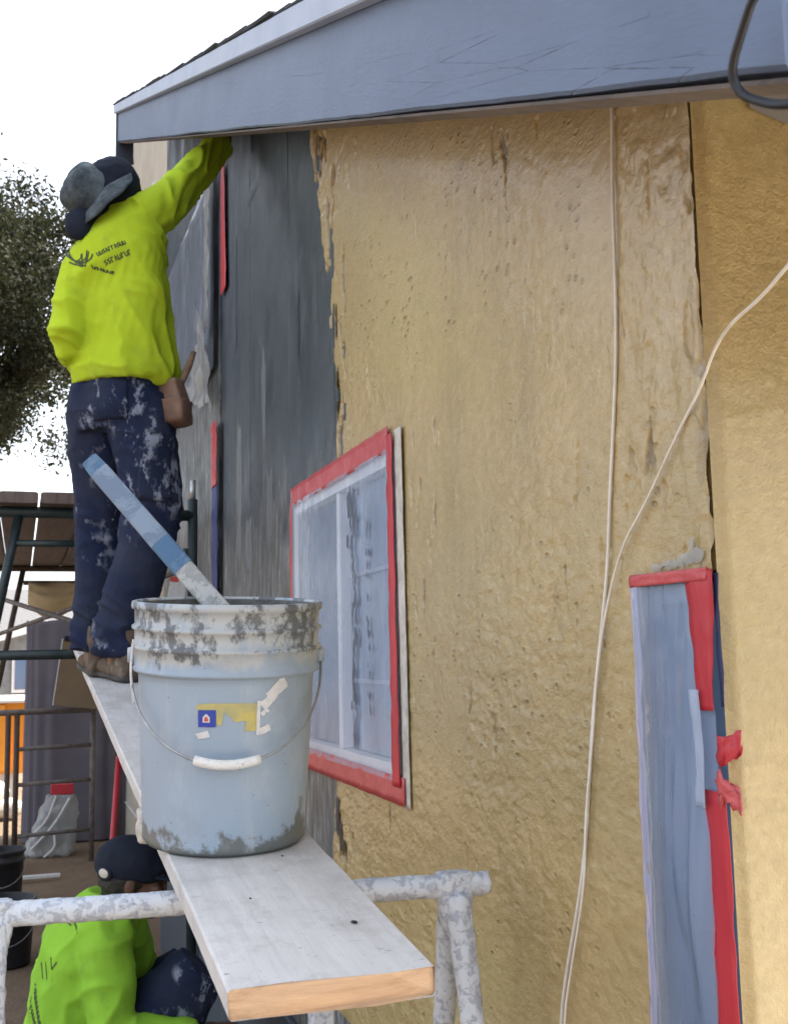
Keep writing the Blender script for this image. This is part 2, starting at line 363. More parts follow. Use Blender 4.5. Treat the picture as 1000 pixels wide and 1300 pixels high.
def mobj(name, me, mat, parent=None, smooth=False, mats=None, fm=None):
    for m in (mats or [mat]): me.materials.append(MT[m] if isinstance(m, str) else m)
    if fm is not None: me.polygons.foreach_set('material_index', fm)
    if smooth: me.polygons.foreach_set('use_smooth', [True]*len(me.polygons))
    o = bpy.data.objects.new(name, me); COL.objects.link(o)
    if parent: adopt(o, parent)
    return o

class B:
    """collects verts and faces of one mesh"""
    def __init__(s): s.v = []; s.f = []
    def add(s, v, f):
        n = len(s.v); s.v += [tuple(map(float, p)) for p in v]; s.f += [tuple(i+n for i in q) for q in f]; return s
    def box(s, lo, hi, M=None):
        x0, y0, z0 = lo; x1, y1, z1 = hi
        v = [Vector(p) for p in ((x0, y0, z0), (x1, y0, z0), (x1, y1, z0), (x0, y1, z0), (x0, y0, z1), (x1, y0, z1), (x1, y1, z1), (x0, y1, z1))]
        if M is not None: v = [M @ p for p in v]
        return s.add(v, [(0, 3, 2, 1), (4, 5, 6, 7), (0, 1, 5, 4), (1, 2, 6, 5), (2, 3, 7, 6), (3, 0, 4, 7)])
    def tube(s, pts, r, n=10, cap=True):
        pts = [Vector(p) for p in pts]; k = len(pts)
        rs = r if isinstance(r, (list, tuple)) else [r]*k
        T = [(pts[min(i+1, k-1)]-pts[max(i-1, 0)]).normalized() for i in range(k)]
        a = Vector((0, 0, 1)) if abs(T[0].z) < .9 else Vector((1, 0, 0))
        N = T[0].cross(a).normalized(); v = []
        for i in range(k):
            N = (N - T[i]*N.dot(T[i])).normalized(); Bn = T[i].cross(N)
            for j in range(n):
                t = 2*math.pi*j/n; v.append(pts[i] + (N*math.cos(t)+Bn*math.sin(t))*rs[i])
        f = [(i*n+j, i*n+(j+1) % n, (i+1)*n+(j+1) % n, (i+1)*n+j) for i in range(k-1) for j in range(n)]
        if cap: f += [tuple(range(n))[::-1], tuple(range((k-1)*n, k*n))]
        return s.add(v, f)
    def loft(s, rings, n=24, p=2.0):
        """rings: (centre, lateral vec, depth vec) -> closed tube, superellipse power p"""
        v = []
        for c, a, b in rings:
            c, a, b = Vector(c), Vector(a), Vector(b)
            for j in range(n):
                t = 2*math.pi*j/n; cs, sn = math.cos(t), math.sin(t)
                v.append(c + a*math.copysign(abs(cs)**(2/p), cs) + b*math.copysign(abs(sn)**(2/p), sn))
        k = len(rings)
        f = [(i*n+j, i*n+(j+1) % n, (i+1)*n+(j+1) % n, (i+1)*n+j) for i in range(k-1) for j in range(n)]
        f += [tuple(range(n))[::-1], tuple(range((k-1)*n, k*n))]
        return s.add(v, f)
    def ell(s, c, ax, ay, az, n=16, m=10):
        c, ax, ay, az = Vector(c), Vector(ax), Vector(ay), Vector(az); v = [c-az]
        for i in range(1, m):
            ph = -math.pi/2+math.pi*i/m
            for j in range(n):
                t = 2*math.pi*j/n; v.append(c + (ax*math.cos(t)+ay*math.sin(t))*math.cos(ph)+az*math.sin(ph))
        v.append(c+az); L = len(v)-1
        f = [(0, 1+(j+1) % n, 1+j) for j in range(n)]
        f += [(1+i*n+j, 1+i*n+(j+1) % n, 1+(i+1)*n+(j+1) % n, 1+(i+1)*n+j) for i in range(m-2) for j in range(n)]
        f += [(L, 1+(m-2)*n+j, 1+(m-2)*n+(j+1) % n) for j in range(n)]
        return s.add(v, f)
    def lathe(s, prof, n=48, M=None, close=False):
        v = []
        for r, z in prof:
            for j in range(n):
                t = 2*math.pi*j/n; p = Vector((r*math.cos(t), r*math.sin(t), z)); v.append(M @ p if M else p)
        k = len(prof)
        f = [(i*n+j, i*n+(j+1) % n, (i+1)*n+(j+1) % n, (i+1)*n+j) for i in range(k-1) for j in range(n)]
        if close: f += [tuple(range(n))[::-1], tuple(range((k-1)*n, k*n))]
        return s.add(v, f)
    def build(s, name, mat, parent=None, smooth=False, **k): return mesh(name, s.v, s.f, mat, parent, smooth, **k)
    def bevel(s, name, mat, parent=None, w=.004, seg=2, smooth=False):
        me = bpy.data.meshes.new(name); me.from_pydata(s.v, [], s.f); me.update()
        bm = bmesh.new(); bm.from_mesh(me)
        bmesh.ops.bevel(bm, geom=bm.edges[:], offset=w, segments=seg, affect='EDGES', profile=.6)
        bm.to_mesh(me); bm.free(); return mobj(name, me, mat, parent, smooth)
    def skin(s, voxel=.01, it=3, fac=.6):
        """union of the closed shapes as one continuous surface"""
        me = bpy.data.meshes.new('tmp'); me.from_pydata(s.v, [], s.f); me.update()
        o = bpy.data.objects.new('tmp', me); COL.objects.link(o)
        r = o.modifiers.new('r', 'REMESH'); r.mode = 'VOXEL'; r.voxel_size = voxel
        sm = o.modifiers.new('s', 'SMOOTH'); sm.factor = fac; sm.iterations = it
        dg = bpy.context.evaluated_depsgraph_get(); dg.update()
        out = bpy.data.meshes.new_from_object(o.evaluated_get(dg))
        bpy.data.objects.remove(o); bpy.data.meshes.remove(me); out.materials.clear(); return out

def displace(me, fn):
    n = len(me.vertices); co = np.empty(n*3); me.vertices.foreach_get('co', co); co = co.reshape(-1, 3)
    no = np.empty(n*3); me.vertex_normals.foreach_get('vector', no); no = no.reshape(-1, 3)
    co = co + no*fn(co)[:, None]; me.vertices.foreach_set('co', co.ravel()); me.update()
def grid_faces(nu, nv, keep=None):
    i = np.arange(nu-1)[:, None]*nv + np.arange(nv-1)[None, :]
    f = np.stack([i, i+nv, i+nv+1, i+1], -1).reshape(-1, 4)
    return f if keep is None else f[keep.reshape(-1)]
def compact(v, f):
    u, inv = np.unique(f, return_inverse=True); return v[u], inv.reshape(f.shape)
def chaikin(pts, it=2):
    pts = [Vector(p) for p in pts]
    for _ in range(it):
        q = [pts[0]]
        for a, b in zip(pts, pts[1:]): q += [a*.75+b*.25, a*.25+b*.75]
        pts = q+[pts[-1]]
    return pts

WX = .8                       # the long wall's face
def rake_z(y): return 2.30+.4585*(y-1.254)      # bottom edge of the rake board

# ------------------------------------------------------------------ ground
gy = np.concatenate([np.linspace(-6, 18, 90), np.geomspace(19, 900, 26)]); gx = np.concatenate([-np.geomspace(700, 8.5, 22), np.linspace(-8, 9, 70), np.geomspace(9.5, 700, 22)])
X, Y = np.meshgrid(gx, gy, indexing='ij')
Z = .03*fbm(X*.5, Y*.5)*np.exp(-((X/14)**2+(Y/25)**2)) + .012*perlin(X*2.3, Y*2.3)*np.exp(-((X/9)**2+(Y/18)**2)) - .02
Zg = Z
g = mesh('ground', np.stack([X, Y, Z], -1).reshape(-1, 3), grid_faces(len(gx), len(gy)), 'dirt', None, True)
dwo = B().box((1.0, -9.0, -.12), (9.0, .95, .012)).bevel('bounce_slab', 'concrete', None, .008, 1); prop(dwo, 'pale concrete slab added out of view to bounce sun onto the end wall', 'bounce_slab', kind='structure')  # unseen pale slab, added so sunlight bounces onto the end wall
prop(g, 'packed brown dirt ground of the building site', 'ground', kind='structure')

# ------------------------------------------------------------------ house
house = thing('house', (.8, 3.9, 0), 'low house with half coated gold plaster wall and blue grey roof edge', 'house')
# gold coat on the long wall, a relief sheet that thins out to a ragged edge over the siding
WIN = (2.275, 3.31, 1.285, 2.105)
def coat_edge(z):             # where the coat stops along the wall
    return np.interp(z, [0, 1.1, 1.35, 2.1, 2.35, 2.75, 3.05, 3.35], [2.9, 2.9, 2.86, 2.82, 2.84, 2.93, 3.03, 3.14])
yy = 1.139*np.exp(np.linspace(0, math.log(3.45/1.139), 720)); zz = np.linspace(.7, 3.45, 900)
Y, Z = np.meshgrid(yy, zz, indexing='ij')
def relief(a, b, k=1.):
    patch = sstep(-.35, .45, fbm(a*1.7, b*1.1, 3.3, 3))
    p = fbm(a*15+.3*perlin(a*30, b*60), b*24, 1.7, 4)
    plate = sstep(.05, .20, p)-.8*sstep(-.28, -.42, p)
    lump = fbm(a*36, b*60, 7.7, 2)
    drag = perlin(a*46, b*3.2, 5.5)
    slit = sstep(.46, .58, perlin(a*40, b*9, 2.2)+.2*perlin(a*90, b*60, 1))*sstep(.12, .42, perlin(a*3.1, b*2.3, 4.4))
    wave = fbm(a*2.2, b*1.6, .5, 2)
    bare = np.clip(slit*sstep(.1, .4, perlin(a*9, b*7, 6.1)+.2), 0, 1)  # mask that darkens the slits as painted crevice shade
    return k*(.0032*wave + (.0003+.0009*patch)*lump + (.0002+.0010*patch)*plate + .0002*drag - .0042*slit), bare
def bare_shade_attr(o, vals):
    at = o.data.attributes.new('bare', 'FLOAT', 'POINT'); at.data.foreach_set('value', np.ascontiguousarray(vals, dtype=np.float32))
H, bare = relief(Y, Z); H = H+.009
rough_ = sstep(1.37, 1.29, Y)*sstep(1.7, 1.9, Z); H = H+rough_*(.0014*fbm(Y*36, Z*40, 3.9, 3)+.0014*sstep(.05, .25, fbm(Y*20, Z*20, 8.2, 3)))
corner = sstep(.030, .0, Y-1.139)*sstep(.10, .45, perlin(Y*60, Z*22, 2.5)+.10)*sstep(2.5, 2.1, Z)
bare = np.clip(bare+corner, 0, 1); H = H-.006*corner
e = coat_edge(Z) + .030*fbm(Y*3, Z*4.5, 1.1, 4)+.014*fbm(Y*10, Z*16, 4.1, 3) - Y
thick = sstep(-.012, .016, e)
flake = sstep(.30, .42, fbm(Y*24, Z*6, 6.6, 3)+.32-e*2.2)*(e < .22)*(Z > 2.5) + sstep(.32, .42, fbm(Y*22, Z*6, 2.6, 3)+.34-e*3)*(e < .2)*(Z < 2.5)
H = H*thick - .010*(1-thick) - .012*np.clip(flake, 0, 1)
topcut = rake_z(Y)+.16 - Z
V = np.stack([WX-H, Y, np.minimum(Z, rake_z(Y)+.16)], -1).reshape(-1, 3)
inwin = (Y > WIN[0]+.02) & (Y < WIN[1]-.02) & (Z > WIN[2]+.02) & (Z < WIN[3]-.02)
innar = (Y < 1.305) & (Z < 1.69)
ok = (e > -.05) & ~inwin & ~innar & (topcut > -.01)
kc = ok[:-1, :-1] & ok[1:, :-1] & ok[:-1, 1:] & ok[1:, 1:]
fa = grid_faces(len(yy), len(zz), kc); used = np.unique(fa); v, f = compact(V, fa); f = f[:, ::-1]
o = mesh('plaster_coat', v, f, 'gold', house, True); o['label'] = 'gold plaster coat with a ragged unfinished edge'; bare_shade_attr(o, np.clip(bare+.7*np.clip(flake, 0, 1)+.7*(1-thick), 0, 1).reshape(-1)[used])
# coat on the end wall round the corner
xx = np.linspace(WX-.004, 2.2, 360); z2 = np.linspace(.8, 2.45, 440)
X, Z = np.meshgrid(xx, z2, indexing='ij')
H, bare = relief(X*.9+11, Z+3, .9); H = H+.008
H = H*sstep(WX-.004, WX+.012, X)
v = np.stack([X, 1.139-H, Z], -1).reshape(-1, 3)
o = mesh('plaster_coat', v, grid_faces(360, 440), 'gold_end', house, True); o['label'] = 'gold plaster round the house corner'; bare_shade_attr(o, bare.reshape(-1)*.5)
# structural walls behind
b = B()
for y0, y1 in ((1.142, 1.335),): b.add([(WX, y0, 1.695), (WX+.12, y0, 1.695), (WX+.12, y1, 1.695), (WX, y1, 1.695), (WX, y0, rake_z(y0)+.15), (WX+.12, y0, rake_z(y0)+.15), (WX+.12, y1, rake_z(y1)+.15), (WX, y1, rake_z(y1)+.15)], [(0, 3, 2, 1), (4, 5, 6, 7), (0, 1, 5, 4), (1, 2, 6, 5), (2, 3, 7, 6), (3, 0, 4, 7)])
def wallseg(b, y0, y1, z0, z1a=None, z1b=None, x0=WX, th=.12, zo=.15):
    za = z1a if z1a is not None else rake_z(y0)+zo; zb = z1b if z1b is not None else rake_z(y1)+zo
    b.add([(x0, y0, z0), (x0+th, y0, z0), (x0+th, y1, z0), (x0, y1, z0), (x0, y0, za), (x0+th, y0, za), (x0+th, y1, zb), (x0, y1, zb)],
          [(0, 3, 2, 1), (4, 5, 6, 7), (0, 1, 5, 4), (1, 2, 6, 5), (2, 3, 7, 6), (3, 0, 4, 7)])
wallseg(b, 1.335, WIN[0], -.1)
b.build('wall', 'gold', house)
b = B(); b.box((WX+.002, 1.145, 1.70), (3.5, 1.26, rake_z(1.2)+.1)); b.build('wall', 'gold', house)
b = B(); b.box((WX+.10, 1.145, -.1), (3.5, 1.26, 1.698)); b.build('wall', 'gold', house)
b = B(); b.box((3.38, 1.26, -.1), (3.5, 6.6, 2.3)); b.box((WX+.12, 6.5, -.1), (3.38, 6.6, 4.6)); b.build('wall', 'cream', house)
# plywood siding sheets, with grooves between them
def panel(y0, y1, z0, z1a=None, z1b=None, mat='siding', x0=WX, nm='siding_panel'):
    q = B(); wallseg(q, y0, y1, z0, z1a, z1b, x0, .05); return q.bevel(nm, mat, house, .0035, 1)
panel(WIN[0]+.004, 3.380, WIN[3]-.004)
panel(WIN[0]+.004, 3.380, .52, WIN[2]+.004, WIN[2]+.004)
panel(WIN[1]-.006, 3.380, WIN[2]+.008, WIN[3]-.008, WIN[3]-.008)
panel(3.387, 4.02, .52); panel(4.024, 4.655, .52)
panel(4.662, 5.42, .52, x0=WX-.008, mat='siding_pale'); panel(5.424, 6.58, .52, x0=WX-.008, mat='siding_pale')
b = B(); b.box((WX-.012, 2.885, -.1), (WX+.05, 6.59, 1.30)); 
q = B(); q.box((WX-.014, 2.93, -.1), (WX+.05, 6.59, .516)); q.bevel('skirting_board', 'navy', house, .004, 1)
def smear_patch(y, z, w, h, mat, k, x=WX-.0025, nm='trowel_smear'):
    m_ = 26; v_ = [(x, y, z)]
    for j_ in range(m_):
        t_ = 2*math.pi*j_/m_; q_ = 1+.45*mnoise.noise((math.cos(t_)*2.2, math.sin(t_)*2.2, k*3.1))+.25*mnoise.noise((math.cos(t_)*6, math.sin(t_)*6, k*1.7))
        cs_, sn_ = math.cos(t_), math.sin(t_)
        v_.append((x+.0020, y+w*q_*math.copysign(abs(cs_)**.6, cs_), z+h*q_*math.copysign(abs(sn_)**.6, sn_)))
    return mesh(nm, v_, [(0, 1+(j_+1) % m_, 1+j_) for j_ in range(m_)], mat, house, True)
for k, (y, z, w, h, mt) in enumerate(((4.00, 3.56, .05, .10, 'fresh'), (3.96, 3.36, .10, .03, 'fresh'), (3.78, 2.50, .03, .20, 'fresh_pale'), (4.25, 2.25, .05, .28, 'fresh_pale'), (3.70, 2.10, .045, .16, 'fresh_pale'), (4.05, 2.02, .06, .12, 'fresh_pale'), (4.30, 3.05, .02, .22, 'fresh'), (3.25, 2.62, .012, .10, 'fresh'))):
    smear_patch(y, z, w, h, mt, k)
for k, (y, z, w, h) in enumerate(((2.80, 2.50, .010, .05), (2.795, 2.30, .014, .07), (2.84, 2.42, .008, .03), (2.83, 1.19, .016, .05), (2.80, 1.14, .010, .04), (2.93, 3.00, .006, .04), (2.96, 3.06, .008, .05))):
    smear_patch(y, z, w, h, 'fresh', k+30, WX-.0155, 'grey_dab')

# roof: slab, rake board, trim, shingle edge, soffit
YE, YT = .60, 6.66
def slopebox(b, x0, x1, y0, y1, o0, o1, cut=True):
    za, zb = rake_z(y0), rake_z(y1)
    b.add([(x0, y0, za+o0), (x1, y0, za+o0), (x1, y1, zb+o0), (x0, y1, zb+o0), (x0, y0, za+o1), (x1, y0, za+o1), (x1, y1, zb+o1), (x0, y1, zb+o1)],
          [(0, 3, 2, 1), (4, 5, 6, 7), (0, 1, 5, 4), (1, 2, 6, 5), (2, 3, 7, 6), (3, 0, 4, 7)]); return b
b = B()
# rake board with many cross sections so that its lower edge is a little uneven
n = 160; v = []
for i in range(n):
    y = YE+(YT-YE)*i/(n-1); z = rake_z(y); w = .004*mnoise.noise((0, y*2.1, .3))+.0015*mnoise.noise((0, y*13, 1))
    v += [(.500+.002*mnoise.noise((3, y*3, 0)), y, z+w+.004), (.504, y, z+w), (.535, y, z+w), (.535, y, z+.205), (.500, y, z+.205)]
f = [(i*5+j, i*5+(j+1) % 5, (i+1)*5+(j+1) % 5, (i+1)*5+j) for i in range(n-1) for j in range(5)] + [(4, 3, 2, 1, 0), tuple((n-1)*5+j for j in range(5))]
roof = slopebox(B(), .54, 3.9, YE+.01, YT-.01, .168, .242).build('roof', 'shingle', house)
rk = mesh('rake_board', v, f, 'rake', roof); rk['label'] = 'blue grey rake board with cracked paint'
slopebox(B(), .506, .548, YE, YT, -.007, -.003).build('bare_edge', 'edge', roof)
slopebox(B(), .474, .499, YE-.01, YT+.01, .180, .236).bevel('rake_trim', 'trim', roof, .003, 1)
b = B(); slopebox(b, .49, .60, YT-.004, YT+.035, -.14, .24); b.bevel('end_board', 'dark_trim', roof, .004, 1)
slopebox(B(), .541, WX+.1, YE+.012, YT-.012, .150, .166).build('soffit', 'soffit', roof)
b = B(); b.box((.54, YE-.03, rake_z(YE)+.03), (3.9, YE, rake_z(YE)+.2)); b.bevel('eave_board', 'trim', roof, .004, 1)
sl = math.atan(.4585)
q = B(); q.box((-.05, -.17, 0), (.26, .17, .008)); me0 = None
for i in range(46):
    y = YE+.05+i*.138
    if y > YT: break
    if me0 is None:
        sh = q.bevel('shingle', 'shingle', roof, .003, 1); me0 = sh.data; sh.matrix_parent_inverse = Matrix()
    else:
        sh = bpy.data.objects.new('shingle', me0); COL.objects.link(sh); sh.parent = roof
    sh.location = Vector((.528+random.uniform(-.010, .004), y, rake_z(y)+.240)) - Vector(house.location)*0
    sh.rotation_euler = (sl-.018, 0, random.uniform(-.02, .02))
    sh.matrix_parent_inverse = parent_world(roof).inverted()
# grey frieze piece under the eave at the end wall
mesh('primer_patch', [(.868, 1.1235, 2.310), (.876, 1.1235, 2.290), (.893, 1.1235, 2.284), (.93, 1.1235, 2.276), (1.1, 1.1235, 2.27), (1.1, 1.1235, 2.40), (.868, 1.1235, 2.40)], [(0, 1, 2, 3, 4, 5, 6)], 'primer', house)
# rear wing beyond, set back
b = B(); b.add([(.95, 6.62, -.1), (5, 6.62, -.1), (5, 11.4, -.1), (.95, 11.4, -.1), (.95, 6.62, 5.04), (5, 6.62, 5.04), (5, 11.4, 7.30), (.95, 11.4, 7.30)],
              [(0, 3, 2, 1), (4, 5, 6, 7), (0, 1, 5, 4), (1, 2, 6, 5), (2, 3, 7, 6), (3, 0, 4, 7)])
w = b.build('rear_wing', 'cream', house); w['label'] = 'cream rear wing wall seen under the roof end'
b = B(); b.box((.925, 7.0, -.1), (.95, 7.09, 4.9)); b.box((.925, 8.6, -.1), (.95, 8.69, 5.4)); b.build('corner_board', 'white', w)
b = B()
for k in range(14): b.box((.938, 6.64, .3+k*.33), (.9485, 11.3, .306+k*.33))
b.build('lap_line', 'white', w)

# ---- window: vinyl slider in the long wall
y0, y1, z0, z1 = WIN
wnd = B().box((WX+.03, y0+.01, z0+.01), (WX+.06, y1-.01, z1-.01)).build('window', 'glass', house); wnd['label'] = 'white framed sliding window behind masking film'
fr = B()
for lo, hi in (((WX-.012, y0+.02, z0+.02), (WX+.028, y1-.02, z0+.075)), ((WX-.012, y0+.02, z1-.075), (WX+.028, y1-.02, z1-.02)),
               ((WX-.012, y0+.02, z0+.075), (WX+.028, y0+.075, z1-.075)), ((WX-.012, y1-.075, z0+.075), (WX+.028, y1-.02, z1-.075))): fr.box(lo, hi)
fr.build('frame', 'white', wnd)
B().box((WX-.010, 2.790, z0+.075), (WX+.028, 2.816, z1-.075)).bevel('mullion', 'white', wnd, .004, 1)
for yb in (2.43,): B().box((WX+.012, yb, z0+.079), (WX+.0195, yb+.010, z1-.079)).build('muntin', 'trim', wnd)
for zb in (1.53, 1.80): B().box((WX+.013, y0+.08, zb), (WX+.0192, 2.785, zb+.010)).build('muntin', 'trim', wnd)
B().box((WX+.020, y0+.078, z0+.078), (WX+.0235, 2.789, z1-.078)).build('pane', 'pane_pale', wnd)
B().box((WX+.020, 2.817, z0+.078), (WX+.0235, y1-.078, z1-.078)).build('pane', 'pane_dark', wnd)
# narrow window beside the corner
nw = B().box((WX+.05, 1.145, .55), (WX+.08, 1.338, 1.688)).build('window', 'glass', house); nw['label'] = 'narrow window beside the house corner'
fr = B(); fr.box((WX+.02, 1.310, .5), (WX+.049, 1.334, 1.66)); fr.box((WX+.02, 1.146, 1.66), (WX+.049, 1.334, 1.692)); fr.box((WX+.02, 1.146, .5), (WX+.049, 1.165, 1.66)); fr.build('frame', 'glass', nw)

# ------------------------------------------------------------------ masking: film and tape
def strip(name, pts, w, mat, parent, nrm=(-1, 0, 0), side=None, n=40, amp=.0025, th=.0012, seed=0, ww=None):
    """a tape strip along pts, width vector side*w, lightly wrinkled"""
    pts = [Vector(p) for p in pts]; nrm = Vector(nrm); L = [0]
    for a, c in zip(pts, pts[1:]): L.append(L[-1]+(c-a).length)
    v = []; m = 5
    for i in range(n+1):
        t = L[-1]*i/n; k = max(j for j in range(len(L)-1) if L[j] <= t+1e-9)
        p = pts[k].lerp(pts[k+1], (t-L[k])/(L[k+1]-L[k])); d = (pts[k+1]-pts[k]).normalized()
        s = Vector(side) if side else nrm.cross(d).normalized()
        wi = w if ww is None else w*(ww[0]+(ww[1]-ww[0])*i/n)
        wi *= 1+.05*mnoise.noise((seed, t*9, 0))
        for j in range(m):
            u = j/(m-1)-.5
            v.append(p + s*u*wi + nrm*(amp*(mnoise.noise((seed+p.x*30, (p.y+u)*26, p.z*26))+.6)))
    f = [(i*m+j, i*m+j+1, (i+1)*m+j+1, (i+1)*m+j) for i in range(n) for j in range(m-1)]
    o = mesh(name, v, f, mat, parent, True)
    so = o.modifiers.new('solid', 'SOLIDIFY'); so.thickness = th; so.offset = -1
    return o
def film_sheet(name, y0, y1, z0, z1, x, mat, parent, ny=60, nz=80, amp=.012, fy=5, fz=1.5, seed=0, pin=.04, edge=.0):
    Y, Z = np.meshgrid(np.linspace(y0, y1, ny), np.linspace(z0, z1, nz), indexing='ij')
    U = (Y-y0)/(y1-y0); W = (Z-z0)/(z1-z0)
    pinned = np.minimum(np.minimum(sstep(0, pin*3, U), sstep(0, pin*3, 1-U)), np.minimum(sstep(0, pin*2, W), sstep(0, pin*2, 1-W)))
    H = amp*(.6*fbm(Y*fy+seed, Z*fz, seed, 3)+.5*np.abs(perlin(Y*fy*3+Z*3, Z*fz*1.2, seed+4))+.3)*pinned
    Yj = Y+edge*fbm(Y*2, Z*6, seed+3, 2)*(np.abs(U-.5) > .48)
    v = np.stack([x-H, Yj, Z], -1).reshape(-1, 3)
    return mesh(name, v, grid_faces(ny, nz)[:, ::-1], mat, parent, True)
# middle window
ms = thing('masking_sheet', (WX, 2.79, 1.30), 'cloudy film taped in red over the wide window behind the paint pail', 'plastic sheet')
film_sheet('film', y0+.035, y1-.03, z0+.04, z1-.04, WX-.020, 'film', ms, ny=110, nz=120, amp=.007, fy=3, seed=2)
strip('tape', [(WX-.017, 2.345, z1-.018), (WX-.017, 3.30, z1-.022)], .060, 'red_pale', ms, seed=1, n=60)
strip('tape', [(WX-.017, 2.275, z0+.022), (WX-.017, 3.30, z0+.030)], .060, 'red_pale', ms, seed=2, n=60)
strip('tape', [(WX-.021, 2.318, z0+.03), (WX-.019, 2.330, z1-.01)], .050, 'red', ms, seed=3, n=60, ww=(1., .8))
strip('tape', [(WX-.017, 3.295, z0+.04), (WX-.017, 3.30, z1-.04)], .03, 'red_pale', ms, seed=4, n=50)
strip('caulk_edge', [(WX-.013, 2.277, z0-.012), (WX-.013, 2.287, z1-.004)], .050, 'caulk', ms, seed=5, n=60, amp=.0012)
# dark shapes on the film, painted in for plant silhouettes and reflections
for k in range(120):
    u = (k/120)
    if k % 5 == 4: z, cy, r = random.uniform(1.42, 1.92), 2.475+random.gauss(0, .008), random.uniform(.003, .007)
    else:
        z = 1.39+.62*u; w_ = .010+.022*max(0, math.sin(u*17))+(.022 if u > .78 else 0)
        cy = 2.59+.012*math.sin(u*9)+random.uniform(-1, 1)*w_; r = random.uniform(.004, .012)*(1.25 if u > .78 else 1)
    m = 11; ph = random.random()*6; x_ = WX-.0290-.00004*k
    v = [(x_, cy, z)] + [(x_, cy+r*(.9+.7*mnoise.noise((math.cos(t)*2, math.sin(t)*2, k)))*math.cos(t), z+r*1.5*(1+.8*mnoise.noise((math.cos(t)*2+5, math.sin(t)*2, k)))*math.sin(t)) for t in [ph+2*math.pi*j/m for j in range(m)]]
    mesh('smear_or_silhouette', v, [(0, 1+(j+1) % m, 1+j) for j in range(m)], 'silhouette', ms)
# narrow window
ns = thing('masking_sheet', (WX, 1.24, .5), 'bulging film with torn red tape over narrow window by the house corner', 'plastic sheet')
Y, Z = np.meshgrid(np.linspace(1.160, 1.324, 60), np.linspace(.5, 1.698, 170), indexing='ij')
U = (Y-1.160)/.164; W = (Z-.5)/1.198
H = .003+.010*sstep(.80, .96, U)+(.010+.008*fbm(Y*9, Z*2.0, 4, 3)+.012*(1-np.abs(perlin(Y*26+Z*1.5, Z*1.6, 1))*1.6)**3*sstep(-.2, .3, perlin(Y*8, Z*3, 6)))*sstep(0, .25, U)*sstep(0, .16, 1-U)*(1-.6*sstep(.90, 1, W))
mesh('film', np.stack([WX-H, Y, Z], -1).reshape(-1, 3), grid_faces(60, 170)[:, ::-1], 'film_blue', ns, True)
strip('film_edge', [(WX-.009, 1.320, .5), (WX-.009, 1.319, 1.692)], .017, 'film_pink', ns, seed=8, n=60, amp=.004)
strip('tape', [(WX-.012, 1.147, 1.69), (WX-.012, 1.326, 1.692)], .016, 'red_pale', ns, seed=9, n=24)
strip('tape', [(WX-.010, 1.163, 1.525), (WX-.008, 1.168, 1.694)], .054, 'red', ns, seed=10, n=24, ww=(.55, 1.15), amp=.004)
strip('tape', [(WX-.006, 1.160, .5), (WX-.007, 1.160, 1.43)], .046, 'red', ns, seed=11, n=60, ww=(1, .95), amp=.003)
strip('tape_edge', [(WX-.006, 1.1365, 1.53), (WX-.005, 1.1385, 1.69)], .008, 'blue', ns, seed=12, n=16)
strip('film_flap', [(WX-.014, 1.178, 1.41), (WX-.016, 1.178, 1.55)], .020, 'film', ns, seed=15, n=16, amp=.004)
for k, (yy_, zz_, a) in enumerate(((1.146, 1.478, .3), (1.146, 1.435, -.35))):       # torn curled ends
    v = []; m = 7
    for i in range(9):
        for j in range(m):
            u, w_ = i/8, j/(m-1)-.5
            v.append((WX-.010-.006*u-.006*math.sin(u*5+k), yy_-.044*u+.010*mnoise.noise((i*.5, j*.6, k)), zz_+w_*(.036-.010*u)+a*.05*u*u+.014*mnoise.noise((i*.6, j*.8, k+3))))
    o = mesh('torn_tape', v, [(i*m+j, i*m+j+1, (i+1)*m+j+1, (i+1)*m+j) for i in range(8) for j in range(m-1)], 'red' if k == 0 else 'red_pale', ns, True)
    o.modifiers.new('solid', 'SOLIDIFY').thickness = .001
for k, (y_, z_, w_, h_) in enumerate(((1.168, 1.714, .018, .010), (1.195, 1.710, .016, .008), (1.225, 1.707, .020, .006), (1.258, 1.706, .014, .005), (1.176, 1.728, .005, .010))):
    mm = 24; vv = [(WX-.0150, y_, z_)]+[(WX-.0135, y_+w_*math.cos(t)*(1+.35*mnoise.noise((math.cos(t)*3, math.sin(t)*3, k))), z_+h_*math.sin(t)*(1+.9*mnoise.noise((math.cos(t)*7, math.sin(t)*7, k+5)))) for t in [2*math.pi*q/mm for q in range(mm)]]
    mesh('adhesive_smear', vv, [(0, 1+(q+1) % mm, 1+q) for q in range(mm)], 'film_clear', ns, True)
# far opening, film painted over
fs = thing('masking_sheet', (WX, 5.3, 1.3), 'grey oversprayed film with a torn flap on the wall beside the standing worker', 'plastic sheet')
film_sheet('film', 4.70, 6.45, 2.86, 3.80, WX-.030, 'film_grey', fs, 60, 60, .030, 3, 1.2, seed=9, edge=.02)
strip('film_edge', [(WX-.055, 4.720, 3.02), (WX-.050, 4.715, 3.72)], .12, 'film_clear', fs, seed=20, n=30, amp=.008)
strip('tape', [(WX-.012, 4.555, 3.72), (WX-.012, 4.535, 3.15)], .13, 'red', fs, seed=21, n=30, ww=(.7, 1.))
strip('tape', [(WX-.024, 4.690, 2.33), (WX-.024, 4.690, 2.61)], .15, 'red', fs, seed=22, n=24, amp=.006)
strip('tape', [(WX-.022, 4.690, 1.40), (WX-.022, 4.690, 2.345)], .14, 'blue_bright', fs, seed=23, n=40, amp=.004)
Y, Z = np.meshgrid(np.linspace(4.62, 5.45, 46), np.linspace(2.62, 3.14, 40), indexing='ij')
